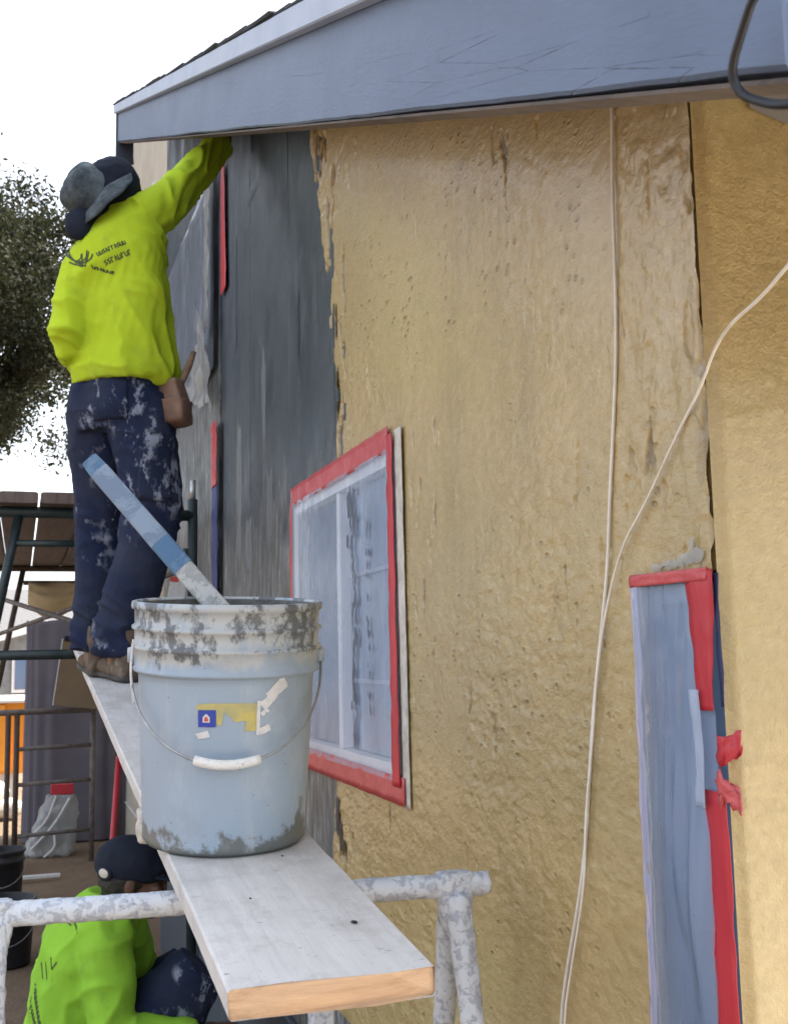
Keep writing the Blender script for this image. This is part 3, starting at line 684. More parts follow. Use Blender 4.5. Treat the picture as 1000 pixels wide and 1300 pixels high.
U = (Y-4.62)/.83; W = (Z-2.62)/.52; keep = (W < .97-U*.75+.10*fbm(Y*5, 2, 3, 3)) & (W > .08+.45*U+.10*fbm(Y*6, 7, 3, 3))
v = np.stack([WX-.05-.035*np.abs(fbm(Y*4, Z*4, 2))-.05*(1-U)*sstep(2.8, 3.14, Z), Y, Z], -1).reshape(-1, 3)
v, f = compact(v, grid_faces(46, 40, keep[:-1, :-1])[:, ::-1]); mesh('torn_flap', v, f, 'film_clear', fs, True)

# ------------------------------------------------------------------ cords
c1 = [(.786, 1.312, 2.46), (.788, 1.315, 2.383), (.786, 1.323, 2.242), (.786, 1.325, 2.126), (.786, 1.332, 2.013), (.786, 1.351, 1.904), (.786, 1.372, 1.794), (.786, 1.383, 1.717), (.786, 1.409, 1.628), (.786, 1.439, 1.527), (.786, 1.457, 1.448), (.786, 1.484, 1.31), (.786, 1.519, 1.215), (.786, 1.558, 1.127), (.786, 1.589, 1.039), (.786, 1.62, .7), (.78, 1.64, .2), (.74, 1.68, -.0)]
o = B().tube(chaikin(c1), .0026, 8).build('hanging_cord', 'cord', None, True); prop(o, 'white cord hanging straight down the gold wall from the roof edge', 'cord')
c2 = [(.60, .62, 2.02), (.678, .784, 1.975), (.704, .861, 1.971), (.729, .938, 1.964), (.752, 1.026, 1.963), (.782, 1.10, 1.955), (.785, 1.133, 1.919), (.784, 1.189, 1.871), (.784, 1.272, 1.792), (.782, 1.338, 1.74), (.779, 1.385, 1.65), (.779, 1.418, 1.561), (.779, 1.436, 1.471), (.779, 1.468, 1.358), (.779, 1.476, 1.267), (.78, 1.533, 1.134), (.78, 1.566, 1.046), (.78, 1.60, .7), (.77, 1.61, .2), (.70, 1.62, -.0)]
o = B().tube(chaikin(c2), .0019, 8).build('hanging_cord', 'cord', None, True); prop(o, 'thin white cord slanting across the house corner to join the hanging one', 'cord')
lp = [(.478, .50, 2.05), (.465, .54, 2.055), (.466, .585, 2.045), (.470, .606, 2.030), (.474, .628, 2.011), (.480, .627, 1.994), (.486, .612, 1.981), (.49, .592, 1.969), (.50, .56, 1.962), (.54, .50, 1.965)]
o = B().tube(chaikin(lp), .0034, 10).build('service_cable', 'black_cable', None, True); prop(o, 'black cable looping over the blue grey roof edge', 'cable')

# ------------------------------------------------------------------ trestle, plank, pail
PA = math.atan(.1108)
def plank_z(y): return 1.247+.1108*(y-1.235)
tr = thing('trestle', (.34, 1.71, 0), 'paint caked steel trestle carrying the near end of the plank', 'trestle')
def wob(me, a=.0012): displace(me, lambda c: a*fbm(c[:, 0]*60, c[:, 1]*60, c[:, 2]*60, 3))
def lumpy(b, name, mat, parent, vox=.004, a=.0016):
    me = b.skin(vox, 2, .5); wob(me, a); return mobj(name, me, mat, parent, True)
bl, br = Vector((-.09, 1.762, 1.238)), Vector((.712, 1.669, 1.238)); d = (br-bl).normalized()
b = B(); b.tube([bl-d*.02, br], .0185, 14); lumpy(b, 'top_bar', 'trestle', tr)
for ex, s0 in ((-.03, 1), (.655, -1)):
    p = bl+d*((ex-bl.x)/d.x)
    for sy in (-1, 1):
        b = B(); foot = Vector((p.x+(.02 if sy < 0 else .0), p.y+sy*.30, 0)); top = p+Vector((0, sy*.012, -.012))
        pts = [top.lerp(foot, t) for t in np.linspace(0, 1, 12)]
        b.tube(pts, [.022, .020, .0175]+[.0165]*9, 12); lumpy(b, 'leg', 'trestle', tr)
    b = B(); b.loft([(p+Vector((0, 0, .021)), (.030, 0, 0), (0, .022, 0)), (p+Vector((0, 0, -.02)), (.030, 0, 0), (0, .024, 0)), (p+Vector((0, 0, -.075)), (.017, 0, 0), (0, .028, 0))], 12, 3); lumpy(b, 'bracket', 'trestle', tr, .004, .002)
for sy in (-1, 1):
    a = bl+d*.08; c = bl+d*.70
    b = B(); b.tube([(a.x, a.y+sy*.20, .42), (c.x, c.y+sy*.20, .42)], .011, 10); b.build('brace', 'trestle', tr, True)

# plank: subdivided box, worn edges, paint on top and bare wood at the sawn end
ny, L0, L1, TH_ = 150, 1.232, 5.28, .034
prof = [(-.118, -.030), (-.115, -.0335), (-.05, -.034), (.05, -.034), (.115, -.0335), (.118, -.030), (.119, -.004), (.116, -.0006), (.06, 0), (0, 0), (-.06, 0), (-.116, -.0006), (-.119, -.004)]
v = []
for i in range(ny+1):
    y = L0+(L1-L0)*(i/ny)**1.6
    for (u, w) in prof:
        e_ = .0016*mnoise.noise((u*40, y*9, w*50))+.0007*mnoise.noise((u*90, y*40, 3))
        ye = y + (.007*mnoise.noise((u*25, 0, w*60)) +.004*mnoise.noise((u*90, 4, w*150)) - .02*(u/.119)*.15+(.010 if u > .114 else 0) if i == 0 else 0)
        v.append((.338+u*(1+.01*mnoise.noise((9, y*3, u*9))), ye, plank_z(y)+w+e_))
m = len(prof)
f = [(i*m+j, (i+1)*m+j, (i+1)*m+(j+1) % m, i*m+(j+1) % m) for i in range(ny) for j in range(m)]
f += [tuple(range(m)), tuple(range(ny*m, (ny+1)*m))[::-1]]
fm = [0]*(ny*m)+[1, 1]
for i in range(1):
    for j in range(5): fm[i*m+j] = 1
pk = mesh('scaffold_plank', v, f, None, None, False, ['plank', 'endgrain'], fm)
prop(pk, 'long white painted wooden plank with bare sawn end carrying the pail', 'plank')
for x_, y_, r in ((.408, 1.395, .0042), (.385, 1.70, .0022), (.30, 1.52, .0018)):
    b = B(); b.ell((x_, y_, plank_z(y_)), (r, 0, 0), (0, r*1.5, .1*r), (0, 0, .0012), 12, 6); b.build('nail_hole', 'black_cable', pk, True)

# pail
pail = thing('paint_pail', (.319, 1.832, plank_z(1.832)+.0015), 'blue grey paint pail on the plank with mud stained base and torn yellow label', 'bucket')
pail.rotation_euler = (PA-.012, 0, 0); pail.scale = (1, 1, 1.025)
def part(o, parent): o.parent = parent; return o
rb = lambda z: .129+.0165*z/.37          # wall radius at height z
pr = [(0, .002), (.120, .002), (.126, .0), (.130, .006)] + [(rb(z), z) for z in np.linspace(.012, .258, 26)]
def rib(z, o): return [(rb(z)+.0012, z-.0045), (rb(z)+o, z-.003), (rb(z)+o, z+.001), (rb(z)+.0018, z+.004)]
pr += [(rb(.258)+.004, .262), (rb(.262)+.0085, .263), (rb(.265)+.0085, .267), (rb(.27)+.006, .270), (rb(.295)+.006, .296), (rb(.297)+.0095, .298), (rb(.3)+.0095, .3025), (rb(.305)+.0045, .305), (rb(.325)+.0045, .326), (rb(.327)+.0085, .3275), (rb(.33)+.0085, .332), (rb(.333)+.0035, .3345), (rb(.355)+.0035, .357), (rb(.36)+.0075, .3585), (rb(.365)+.0085, .363), (rb(.37)+.007, .369), (rb(.37)+.003, .3705), (rb(.37)-.001, .369), (rb(.365)-.0015, .366)]
part(B().lathe([(rb(.366)-.0025, .3665), (rb(.35)-.004, .35), (rb(.31)-.004, .31)], 96).build('crusted_lining', 'paint', None, True), pail)
part(B().lathe(pr, 96).build('pail_body', 'pail', None, True), pail)
b = B(); nr, na = 14, 48; v = [(0, 0, .315)]
for i in range(1, nr+1):
    for j in range(na):
        r = (rb(.315)-.002)*i/nr; t = 2*math.pi*j/na
        v.append((r*math.cos(t), r*math.sin(t), .315+.006*mnoise.noise((r*30*math.cos(t), r*30*math.sin(t), 2))))
f = [(0, 1+j, 1+(j+1) % na) for j in range(na)]+[(1+(i-1)*na+j, 1+i*na+j, 1+i*na+(j+1) % na, 1+(i-1)*na+(j+1) % na) for i in range(1, nr) for j in range(na)]
part(mesh('coating', v, f, 'paint', None, True), pail)
FA = math.atan2(-1.80, -.324)+.02         # direction from pail to the viewer side
def on_pail(s, z, off=.0012):             # s: metres to the right of the front line, along the wall
    s, z = s*.86, .205+(z-.205)*.86; t = FA + s/.135; r = rb(z)+off; return (r*math.cos(t), r*math.sin(t), z)
def patch(name, poly, mat, off, n=10):
    """a sticker on the curved wall, outline in (right, up) metres"""
    bm = bmesh.new(); vs = [bm.verts.new((x, y, 0)) for x, y in poly]; bm.faces.new(vs)
    bmesh.ops.triangulate(bm, faces=bm.faces[:])
    bmesh.ops.subdivide_edges(bm, edges=bm.edges[:], cuts=3, use_grid_fill=True)
    for q in bm.verts: q.co = Vector(on_pail(q.co.x, q.co.y, off))
    me = bpy.data.meshes.new(name); bm.to_mesh(me); bm.free(); return part(mobj(name, me, mat, None, True), pail)
def ragged(poly, a=.0012, k=3, seed=0):
    out = []
    for i, (p, q) in enumerate(zip(poly, poly[1:]+poly[:1])):
        for t in np.linspace(0, 1, k, endpoint=False):
            x = p[0]+(q[0]-p[0])*t; y = p[1]+(q[1]-p[1])*t
            out.append((x+a*mnoise.noise((x*400, y*400, seed)), y+a*mnoise.noise((x*400+9, y*400, seed))))
    return out
zc = .205
patch('label', ragged([(-.055, zc+.018), (-.048, zc+.024), (.052, zc+.024), (.052, zc-.024), (.028, zc-.024), (.032, zc-.006), (.012, zc-.008), (-.005, zc+.010), (-.010, zc-.014), (-.018, zc-.012), (-.020, zc+.012), (-.050, zc+.010)]), 'lab_y', .0009)
lbq = patch('label_emblem', ragged([(-.050, zc-.016), (-.020, zc-.016), (-.020, zc+.013), (-.050, zc+.013)], .0008), 'lab_b', .0016)
patch('label_emblem', [(-.042, zc-.008), (-.030, zc-.008), (-.030, zc+.001), (-.036, zc+.007), (-.042, zc+.001)], 'lab_w', .0022)
patch('label_emblem', [(-.040, zc-.006), (-.032, zc-.006), (-.033, zc-.001), (-.036, zc+.003), (-.039, zc-.001)], 'lab_r', .0027)
patch('label_scrap', ragged([(-.056, zc-.028), (-.034, zc-.022), (-.030, zc-.033), (-.050, zc-.036)], .002), 'lab_w', .0014)
patch('label_scrap', ragged([(.050, zc+.028), (.056, zc+.028), (.055, zc-.032), (.049, zc-.031)], .0016), 'lab_w', .0020)
for k, (a0, a1, w0) in enumerate((((.060, .016), (.080, .038), .008), ((.072, .030), (.102, .060), .010), ((.085, .044), (.106, .056), .009), ((.056, -.026), (.076, -.020), .006), ((.058, .004), (.070, .012), .004))):
    px, py = a0[1]-a1[1], a1[0]-a0[0]; l = math.hypot(px, py); px, py = px/l*w0, py/l*w0
    patch('smear_or_silhouette', ragged([(a0[0]-px, zc+a0[1]-py), (a1[0]-px, zc+a1[1]-py), (a1[0]+px, zc+a1[1]+py), (a0[0]+px, zc+a0[1]+py)], .0035, 4, k), 'lab_w', .0010+.0002*k)
# bail: from the two ears down round the front to a white grip
hb = []
for i in range(41):
    u = i/40; s = (u-.5)*math.pi
    t = FA + s*.98; zb = .285-.145*math.cos(s)**.9; out = .010+.014*math.cos(s)
    r = rb(zb)+out; hb.append((r*math.cos(t), r*math.sin(t), zb))
hb = [(p[0], p[1], p[2]) for p in hb]
part(B().tube(hb, .0021, 8).build('bail', 'wire', None, True), pail)
gp = hb[16:25]; part(B().tube(gp, .0072, 14).build('grip', 'grip', None, True), pail)
for sg in (-1, 1):
    t = FA+sg*math.pi/2*.98; c = Vector((math.cos(t), math.sin(t), 0)); s_ = Vector((-math.sin(t), math.cos(t), 0))
    b = B(); b.loft([(c*(rb(.285)+.003)+Vector((0, 0, .285)), s_*.018, (0, 0, .016)), (c*(rb(.285)+.016)+Vector((0, 0, .285)), s_*.012, (0, 0, .011))], 14, 2.5); part(b.build('ear', 'pail', None, True), pail)
# a string of dried coating at the left rim
part(B().tube(chaikin([on_pail(-.20, .33, .010), on_pail(-.203, .27, .016), on_pail(-.200, .215, .012)]), .002, 6).build('drip', 'lab_w', None, True), pail)

# stir paddle leaning out of the pail
st = thing('stir_paddle', (.301, 1.905, 1.716), 'long blue grey stirring paddle leaning out of the pail', 'paddle')
T = Vector((.1208, 2.1642, 1.9788)); Q = Vector((.2959, 1.9067, 1.715)); D = (Q-T).normalized(); Ltot = (Q-T).length+.19
side = D.cross(Vector((.15, .98, .12))).normalized(); nr_ = D.cross(side).normalized()
def paddle_seg(name, t0, t1, mat, w0=.0195, w1=.0195, h=.008):
    n = 14; rg = []
    for i in range(n+1):
        t = t0+(t1-t0)*i/n; w = w0+(w1-w0)*i/n; k = 1+.05*mnoise.noise((t*22, 1, 5))
        rg.append((T+D*t, side*w*k, nr_*h*k))
    me_b = B().loft(rg, 16, 4); o = me_b.build(name, mat, st, False); return o
paddle_seg('tip', -.004, .035, 'stick_blue', .017, .0195)
paddle_seg('shaft', .035, .265, 'stick'); paddle_seg('painted_band', .265, .345, 'stick_blue', .0198, .0197, .0084); paddle_seg('blade', .345, Ltot, 'stick_pale', .0185, .0185)

# ------------------------------------------------------------------ scaffold
sc = thing('scaffold', (.3, 6.9, 0), 'dark green pipe scaffold with brown boards behind the standing worker', 'scaffold')
def pipe(name, pts, r, mat='green_pipe', parent=None, n=12): return B().tube(pts, r, n).build(name, mat, parent or sc, True)
YN, YF = 5.2, 8.6
pzA = plank_z(YN)-.034-.0235; 
pipe('ledger', [(-.62, YN, pzA), (.757, YN, pzA)], .022)
pipe('top_rail', [(-.62, YN+.0, 2.268), (.757, YN, 2.268)], .026)
for x_ in (.757, -.62):
    p_ = pipe('post', [(x_, YN, 0), (x_, YN, 2.345)], .0235); pipe('coupling_pin', [(x_, YN, 2.33), (x_, YN, 2.437)], .0150, 'pin', p_)
pipe('rung', [(-.048, YN, 2.127), (.30, YN, 2.127)], .0165)
pipe('inner_post', [(-.018, YN, 2.262), (-.135, YN, 1.62)], .021)
pipe('inner_post', [(.30, YN, 2.262), (.42, YN, 1.62)], .021)
pipe('toggle', [(.720, YN-.02, 2.03), (.722, YN-.02, 2.11)], .010)
pipe('cross_brace', [(.73, YN+.03, 2.02), (-.55, YF, 1.66)], .013, 'grey_pipe')
pipe('top_rail', [(-.62, YF, 2.284), (.70, YF, 2.284)], .022, 'brown_pipe')
pipe('rung', [(.010, YF, 2.178), (.70, YF, 2.178)], .017, 'brown_pipe')
for x_ in (-.62, .70): pipe('post', [(x_, YF, 0), (x_, YF, 2.35)], .0235, 'brown_pipe')
pipe('inner_post', [(.006, YF, 2.27), (-.150, YF, 1.42)], .020, 'brown_pipe')
pipe('cross_brace', [(.30, YN+.04, 1.75), (-.55, YF, 2.2)], .013, 'grey_pipe')
zt = 2.268+.027
for k, (x0, x1) in enumerate(((-.35, -.112), (-.107, .062), (.070, .270), (.276, .48))):
    b = B(); n = 16
    rg = [((.5*(x0+x1), YN-.10+3.75*i/n, zt+.028+.0045*i/n*2+.003*mnoise.noise((k, i*.6, 0))), ((x1-x0)/2, 0, 0), (0, 0, .0255)) for i in range(n+1)]
    b.loft(rg, 16, 8).build('deck_board', 'deck', sc)
# label tag hanging by the wall
tg = thing('hang_tag', (.70, YN, 1.9), 'small white tag with red corner tied to the scaffold post', 'tag')
M_ = Matrix.Translation((.690, YN-.032, 1.905)) @ Matrix.Rotation(.12, 4, 'Y')
B().box((-.048, -.002, -.03), (.030, .002, .05), M_).bevel('card', 'lab_w', tg, .0015, 1)
B().box((-.048, -.0035, .045), (-.010, -.0022, .068), M_).build('red_corner', 'lab_r', tg)
pipe('tie', [(.690, YN-.030, 1.95), (.745, YN-.024, 1.985)], .003, 'cord', tg)

# ------------------------------------------------------------------ people
UPV = Vector((0, 0, 1))
def finger_hand(b, wrist, d, n, thumb_side, curl=.5, s=1.0):
    """palm and five fingers; d pointing along the hand, n the palm normal, thumb on thumb_side"""
    d = Vector(d).normalized(); n = Vector(n); n = (n-d*n.dot(d)).normalized(); t = Vector(thumb_side); t = (t-d*t.dot(d)-n*t.dot(n)).normalized()
    w = Vector(wrist)
    b.loft([(w, t*.026*s, n*.018*s), (w+d*.035*s, t*.036*s, n*.017*s), (w+d*.075*s, t*.041*s, n*.015*s), (w+d*.092*s, t*.040*s, n*.012*s)], 14, 2.6)
    for k, (off, L) in enumerate(((.031, .072), (.011, .080), (-.010, .075), (-.030, .058))):
        p = w+d*.085*s+t*off*s; dirn = d.copy(); pts = [p-d*.02*s, p]
        for j in range(3):
            a = curl*(.55+.35*j); dirn = (d*math.cos(a*1.2*(j+.6)/1.2)+n*math.sin(a*1.2*(j+.6)/1.2)).normalized()
            p = p+dirn*L*s*(.45, .32, .23)[j]; pts.append(p)
        b.tube(pts, [.0095*s, .0095*s, .009*s, .0085*s, .0075*s], 8)
    p = w+d*.025*s+t*.028*s
    b.tube([p, p+(t*.03+d*.02+n*.008)*s, p+(t*.04+d*.048+n*.02)*s, p+(t*.036+d*.07+n*.03)*s], [.013*s, .011*s, .0095*s, .008*s], 8)
def head_shapes(b, c, upv, fwd, s=1.0):
    u = Vector(upv).normalized(); f = Vector(fwd); f = (f-u*f.dot(u)).normalized(); r = f.cross(u); c = Vector(c)
    b.ell(c+u*.035*s-f*.008*s, r*.074*s, f*.094*s, u*.082*s)
    b.ell(c-u*.030*s+f*.022*s, r*.060*s, f*.070*s, u*.078*s)
    b.ell(c-u*.088*s+f*.060*s, r*.028*s, f*.024*s, u*.020*s)          # chin
    b.loft([(c+u*.018*s+f*.084*s, r*.009*s, u*.006*s), (c-u*.012*s+f*.100*s, r*.013*s, u*.010*s), (c-u*.026*s+f*.098*s, r*.017*s, u*.010*s), (c-u*.034*s+f*.080*s, r*.016*s, u*.008*s)], 10)  # nose
    b.ell(c+u*.026*s+f*.078*s, r*.055*s, f*.014*s, u*.011*s)          # brow
    b.ell(c-u*.056*s+f*.080*s, r*.024*s, f*.011*s, u*.010*s)          # lips
    for sg in (-1, 1):
        b.ell(c+r*sg*.076*s-f*.010*s-u*.005*s, r*.010*s, f*.019*s, u*.031*s, 10, 8)
        b.ell(c+r*sg*.040*s+f*.068*s-u*.012*s, r*.020*s, f*.016*s, u*.016*s, 10, 8)
    return u, f, r
def limb(b, pts, rad, n=14):
    b.tube(chaikin(pts, 1), list(np.interp(np.linspace(0, 1, len(chaikin(pts, 1))), np.linspace(0, 1, len(rad)), rad)), n)
def boot(name, heel, toe_dir, parent, L=.29, seed=0, tilt=PA):
    """laced work boot standing on the plank"""
    d = Vector(toe_dir).normalized(); l = Vector((-d.y, d.x, 0)).normalized(); u = l.cross(d)*-1 if l.cross(d).z < 0 else l.cross(d); h = Vector(heel)
    b = B()
    b.loft([(h+u*.028, l*.036, u*.026), (h+d*.03+u*.034, l*.040, u*.034), (h+d*.12+u*.04, l*.042, u*.038), (h+d*.20+u*.034, l*.048, u*.032), (h+d*.26+u*.029, l*.042, u*.025), (h+d*L+u*.024, l*.020, u*.014)], 18, 2.6)
    b.loft([(h+d*.055+u*.05, l*.042, d*.056), (h+d*.05+u*.10, l*.043, d*.054), (h+d*.045+u*.155, l*.046, d*.053), (h+d*.044+u*.172, l*.044, d*.050)], 18, 2.3)
    me = b.skin(.006, 3, .6); displace(me, lambda c: .0035*fbm(c[:, 0]*16, c[:, 1]*16, c[:, 2]*30, 3))
    bo = mobj(name, me, 'boot', parent, True)
    q = B(); q.loft([(h+u*z_+d*.002, l*0, u*0) for z_ in ()] or [(h+d*-.004+u*.010, l*.034, u*.011), (h+d*.03+u*.010, l*.043, u*.0105), (h+d*.12+u*.010, l*.043, u*.0105), (h+d*.20+u*.010, l*.051, u*.0105), (h+d*.265+u*.011, l*.044, u*.0105), (h+d*(L+.004)+u*.012, l*.02, u*.009)], 18, 4)
    q.build('sole', 'sole', bo, True); return bo
def strokes(name, me, pts2, origin, ax, ay, look, mat, parent, w=.0035):
    """ink lines laid on a garment: 2-D polylines dropped on the cloth along look"""
    bv = BVHTree.FromPolygons([q.co[:] for q in me.vertices], [p.vertices[:] for p in me.polygons]); b = B(); origin, ax, ay, look = map(Vector, (origin, ax, ay, look))
    for pl in pts2:
        on = []
        for x, y in pl:
            hit = bv.ray_cast(origin+ax*x+ay*y-look*.6, look)
            if hit[0] is not None: on.append((hit[0]+hit[1]*.0012, hit[1]))
        for (p, n1), (q, n2) in zip(on, on[1:]):
            dd = (q-p)
            if dd.length > .05 or dd.length < 1e-5: continue
            s1 = dd.cross(n1).normalized()*w*.5; dd = dd.normalized()*w*.3
            b.add([p-s1-dd, p+s1-dd, q+s1+dd, q-s1+dd], [(0, 1, 2, 3)])
    if b.v: b.build(name, mat, parent)['kind'] = 'stuff'
def squiggle(n, h, seed):
    r = random.Random(seed); out = []
    for i in range(n):
        x = i*h*.75; k = r.randrange(4)
        if k == 0: out.append([(x, 0), (x+h*.1, h), (x+h*.5, h*.9)])
        elif k == 1: out.append([(x, h), (x+.0, 0), (x+h*.5, .1*h), (x+h*.5, h*.8)])
        elif k == 2: out.append([(x+h*.5, h), (x, h*.7), (x+h*.5, h*.3), (x, 0)])
        else: out.append([(x, 0), (x+h*.25, h), (x+h*.5, 0)])
    return out
def dense(pl, step=.006):
    o = [pl[0]]
    for a, c in zip(pl, pl[1:]):
        k = max(1, int(math.hypot(c[0]-a[0], c[1]-a[1])/step))
        o += [(a[0]+(c[0]-a[0])*i/k, a[1]+(c[1]-a[1])*i/k) for i in range(1, k+1)]
    return o

# ---- standing worker
pw = thing('person', (.30, 3.86, plank_z(3.86)), 'worker in lime shirt and paint stained navy trousers standing on the plank with arm raised', 'person')
V3 = Vector
hipR, hipL = V3((.355, 3.735, 2.44)), V3((.235, 3.835, 2.45)); knR, knL = V3((.405, 3.72, 2.075)), V3((.262, 3.955, 2.09)); anR, anL = V3((.305, 3.80, 1.655)), V3((.240, 3.985, 1.67))
shR, elR, wrR = V3((.405, 3.685, 3.125)), V3((.546, 3.82, 3.330)), V3((.680, 3.955, 3.535))
shL, elL, wrL = V3((.176, 3.715, 2.935)), V3((.132, 3.70, 2.655)), V3((.215, 3.95, 2.60))
neck = V3((.262, 3.695, 3.09)); headc = V3((.268, 3.715, 3.185))
hatax = V3((-.84, -.24, .49)).normalized(); facef = V3((.55, .55, .62))
b = B()
latp = V3((.70, -.71, 0)); depp = V3((.71, .70, 0)); latc = V3((.85, -.12, .50)).normalized(); depc = V3((.12, .99, -.02))
b.loft([((.295, 3.785, 2.38), latp*.13, depp*.09), ((.297, 3.78, 2.47), latp*.16, depp*.11), ((.305, 3.755, 2.62), latp*.14, depp*.10), ((.290, 3.72, 2.80), latp.lerp(latc, .5)*.15, depp.lerp(depc, .5)*.105), ((.275, 3.705, 2.95), latc*.165, depc*.105), ((.268, 3.70, 3.05), latc*.13, depc*.08), (neck, latc*.06, depc*.06)], 20)
limb(b, [hipR+V3((-.01, 0, .02)), hipR.lerp(knR, .5), knR, knR.lerp(anR, .4)+V3((0, -.012, 0)), anR], [.085, .078, .056, .054, .036]); limb(b, [hipL, hipL.lerp(knL, .5), knL, knL.lerp(anL, .4), anL], [.085, .078, .056, .054, .036])
limb(b, [shR, shR.lerp(elR, .5), elR, wrR], [.052, .046, .040, .027]); limb(b, [shL, shL.lerp(elL, .5), elL, wrL], [.052, .046, .040, .027])
b.tube([neck-V3((0, 0, .03)), neck.lerp(headc, .5), headc], .052, 14)
head_shapes(b, headc, (-.55, -.20, .81), facef)
finger_hand(b, wrR, (.10, .88, .46), (.9, .1, -.1), (-.1, -.4, .9), .7); finger_hand(b, wrL, (.3, .8, -.2), (.5, -.3, -.6), (.3, 0, .9), .8)
for an, dr in ((anR, V3((.60, .80, .09))), (anL, V3((.45, .88, .10)))): b.tube([an, an+V3((0, 0, -.06)), an+V3((0, 0, -.07))+dr*.10], [.036, .034, .028], 12)
me = b.skin(.007, 2, .5); mobj('body', me, 'skin', pw, True)
# shirt
b = B()
b.loft([((.318, 3.765, 2.520), latp*.172, depp*.152), ((.318, 3.760, 2.55), latp*.182, depp*.158), ((.312, 3.755, 2.62), latp*.178, depp*.150), ((.296, 3.725, 2.78), latp.lerp(latc, .45)*.188, depp.lerp(depc, .45)*.140), ((.284, 3.705, 2.93), latc*.188, depc*.132), ((.272, 3.700, 3.03), latc*.170, depc*.118), ((.262, 3.70, 3.085), latc*.11, depc*.085), ((.258, 3.70, 3.115), latc*.075, depc*.072)], 28, 2.3)
limb(b, [shR-V3((.07, .02, .05)), shR, shR.lerp(elR, .5)+V3((0, 0, -.012)), elR+V3((0, 0, -.012)), elR.lerp(wrR, .6), wrR], [.085, .083, .074, .064, .057, .050], 18)
limb(b, [shL+V3((.05, 0, .02)), shL, shL.lerp(elL, .5)+V3((-.012, 0, 0)), elL+V3((-.006, 0, 0)), elL.lerp(wrL, .5), wrL], [.076, .076, .068, .062, .054, .044], 18)
b.ell((.33, 3.70, 3.075), latc*.11, depc*.085, V3((0, 0, 1))*.085)
me = b.skin(.0065, 6, .6)
def shirt_folds(c):
    x, y, z = c.T
    rd = lambda a, w=1.7, p=2.2: (1-np.abs(a)*w).clip(0, 1)**p
    hang = rd(perlin(x*10+z*3.5+.6*perlin(x*7, y*7, z*6), y*10, z*1.5))*sstep(3.05, 2.65, z)*(.35+.65*sstep(.22, .42, x))
    diag = rd(perlin((x*.6+z)*13+.5*perlin(x*9, y*9, z*9), y*5, (x-z)*1.5+4))*sstep(.25, .40, x)*sstep(2.68, 2.85, z)*sstep(3.12, 2.98, z)
    arm = sstep(.40, .47, x)*sstep(2.95, 3.05, z)
    cuff = rd(perlin((x+z)*3, y*5, (x+y-.8*z)*15), 1.6)*arm
    lar = sstep(.20, .13, x)*sstep(2.93, 2.75, z)
    elb = rd(perlin(x*5+2, y*5, z*20+x*12), 1.6)*lar
    waist = rd(perlin(x*7+9, y*7, z*15+x*5), 1.8)*sstep(2.66, 2.56, z)
    return .017*hang + .013*diag + .016*cuff - .005*arm + .012*elb + .008*waist + .0018*perlin(x*30, y*30, z*24) - .005
displace(me, shirt_folds)
shirt = mobj('shirt', me, 'hivis', pw, True)
# print on the back, unreadable lettering and a looping emblem
org = V3((.185, 3.58, 2.955)); axx = V3((.82, -.05, .52)).normalized(); axy = V3((-.52, 0, .82)).normalized(); lk = V3((.12, .99, 0)).normalized()
P2 = []
for k in range(3):
    P2.append([(-.055+.022*math.cos(t)*(1+.3*k)+.010*k, .03+.052*math.sin(t)-.012*k) for t in np.linspace(.3+k*.5, 5.4, 30)])
P2 += [dense([(-.085, -.005), (-.060, -.050), (-.038, -.010)]), dense([(-.070, -.018), (-.052, -.055), (-.020, -.012)]), dense([(-.040, -.045), (-.018, -.020)])]
strokes('print', me, P2, org, axx, axy, lk, 'print', shirt, .0052)
P2 = [[(x*1.0+.0, y-.050-.10*(x)) for x, y in dense(pl)] for pl in squiggle(10, .0135, 3)]
P2 += [[(x+.005, y-.088-.1*x) for x, y in dense(pl)] for pl in squiggle(8, .016, 5)]
P2 += [[(x-.035, y-.075-1.1*x) for x, y in dense(pl)] for pl in squiggle(6, .012, 8)]
strokes('print', me, P2, org, axx, axy, lk, 'print', shirt, .0036)
# trousers
b = B()
b.loft([((.296, 3.785, 2.36), latp*.150, depp*.115), ((.296, 3.785, 2.43), latp*.182, depp*.142), ((.298, 3.78, 2.50), latp*.178, depp*.140), ((.302, 3.77, 2.575), latp*.160, depp*.128)], 24, 2.4)
limb(b, [hipR+V3((.005, -.01, .03)), hipR.lerp(knR, .5)+V3((.012, -.01, 0)), knR+V3((.006, 0, 0)), knR.lerp(anR, .45)+V3((0, -.02, 0)), anR+V3((.01, 0, .06)), anR+V3((.008, .01, -.03))], [.114, .110, .097, .090, .084, .086], 18)
limb(b, [hipL+V3((0, 0, .03)), hipL.lerp(knL, .5), knL, knL.lerp(anL, .45), anL+V3((0, 0, .06)), anL+V3((0, .01, -.03))], [.112, .106, .090, .082, .076, .080], 18)
me = b.skin(.007, 5, .6)
def trouser_folds(c):
    x, y, z = c.T
    bunch = sstep(1.92, 1.70, z)*1.0+sstep(.14, .02, np.abs(z-2.07))*.7+sstep(.12, .0, np.abs(z-2.36))*.6
    rd = (1-np.abs(perlin(x*6, y*6+2, z*17+x*9))*1.7).clip(0, 1)**2
    return .015*(bunch+.12)*rd + .007*perlin(x*9, y*9, z*5) - .004 + .002*perlin(x*30, y*30, z*30)
displace(me, trouser_folds); tr_ = mobj('trousers', me, 'jeans', pw, True)
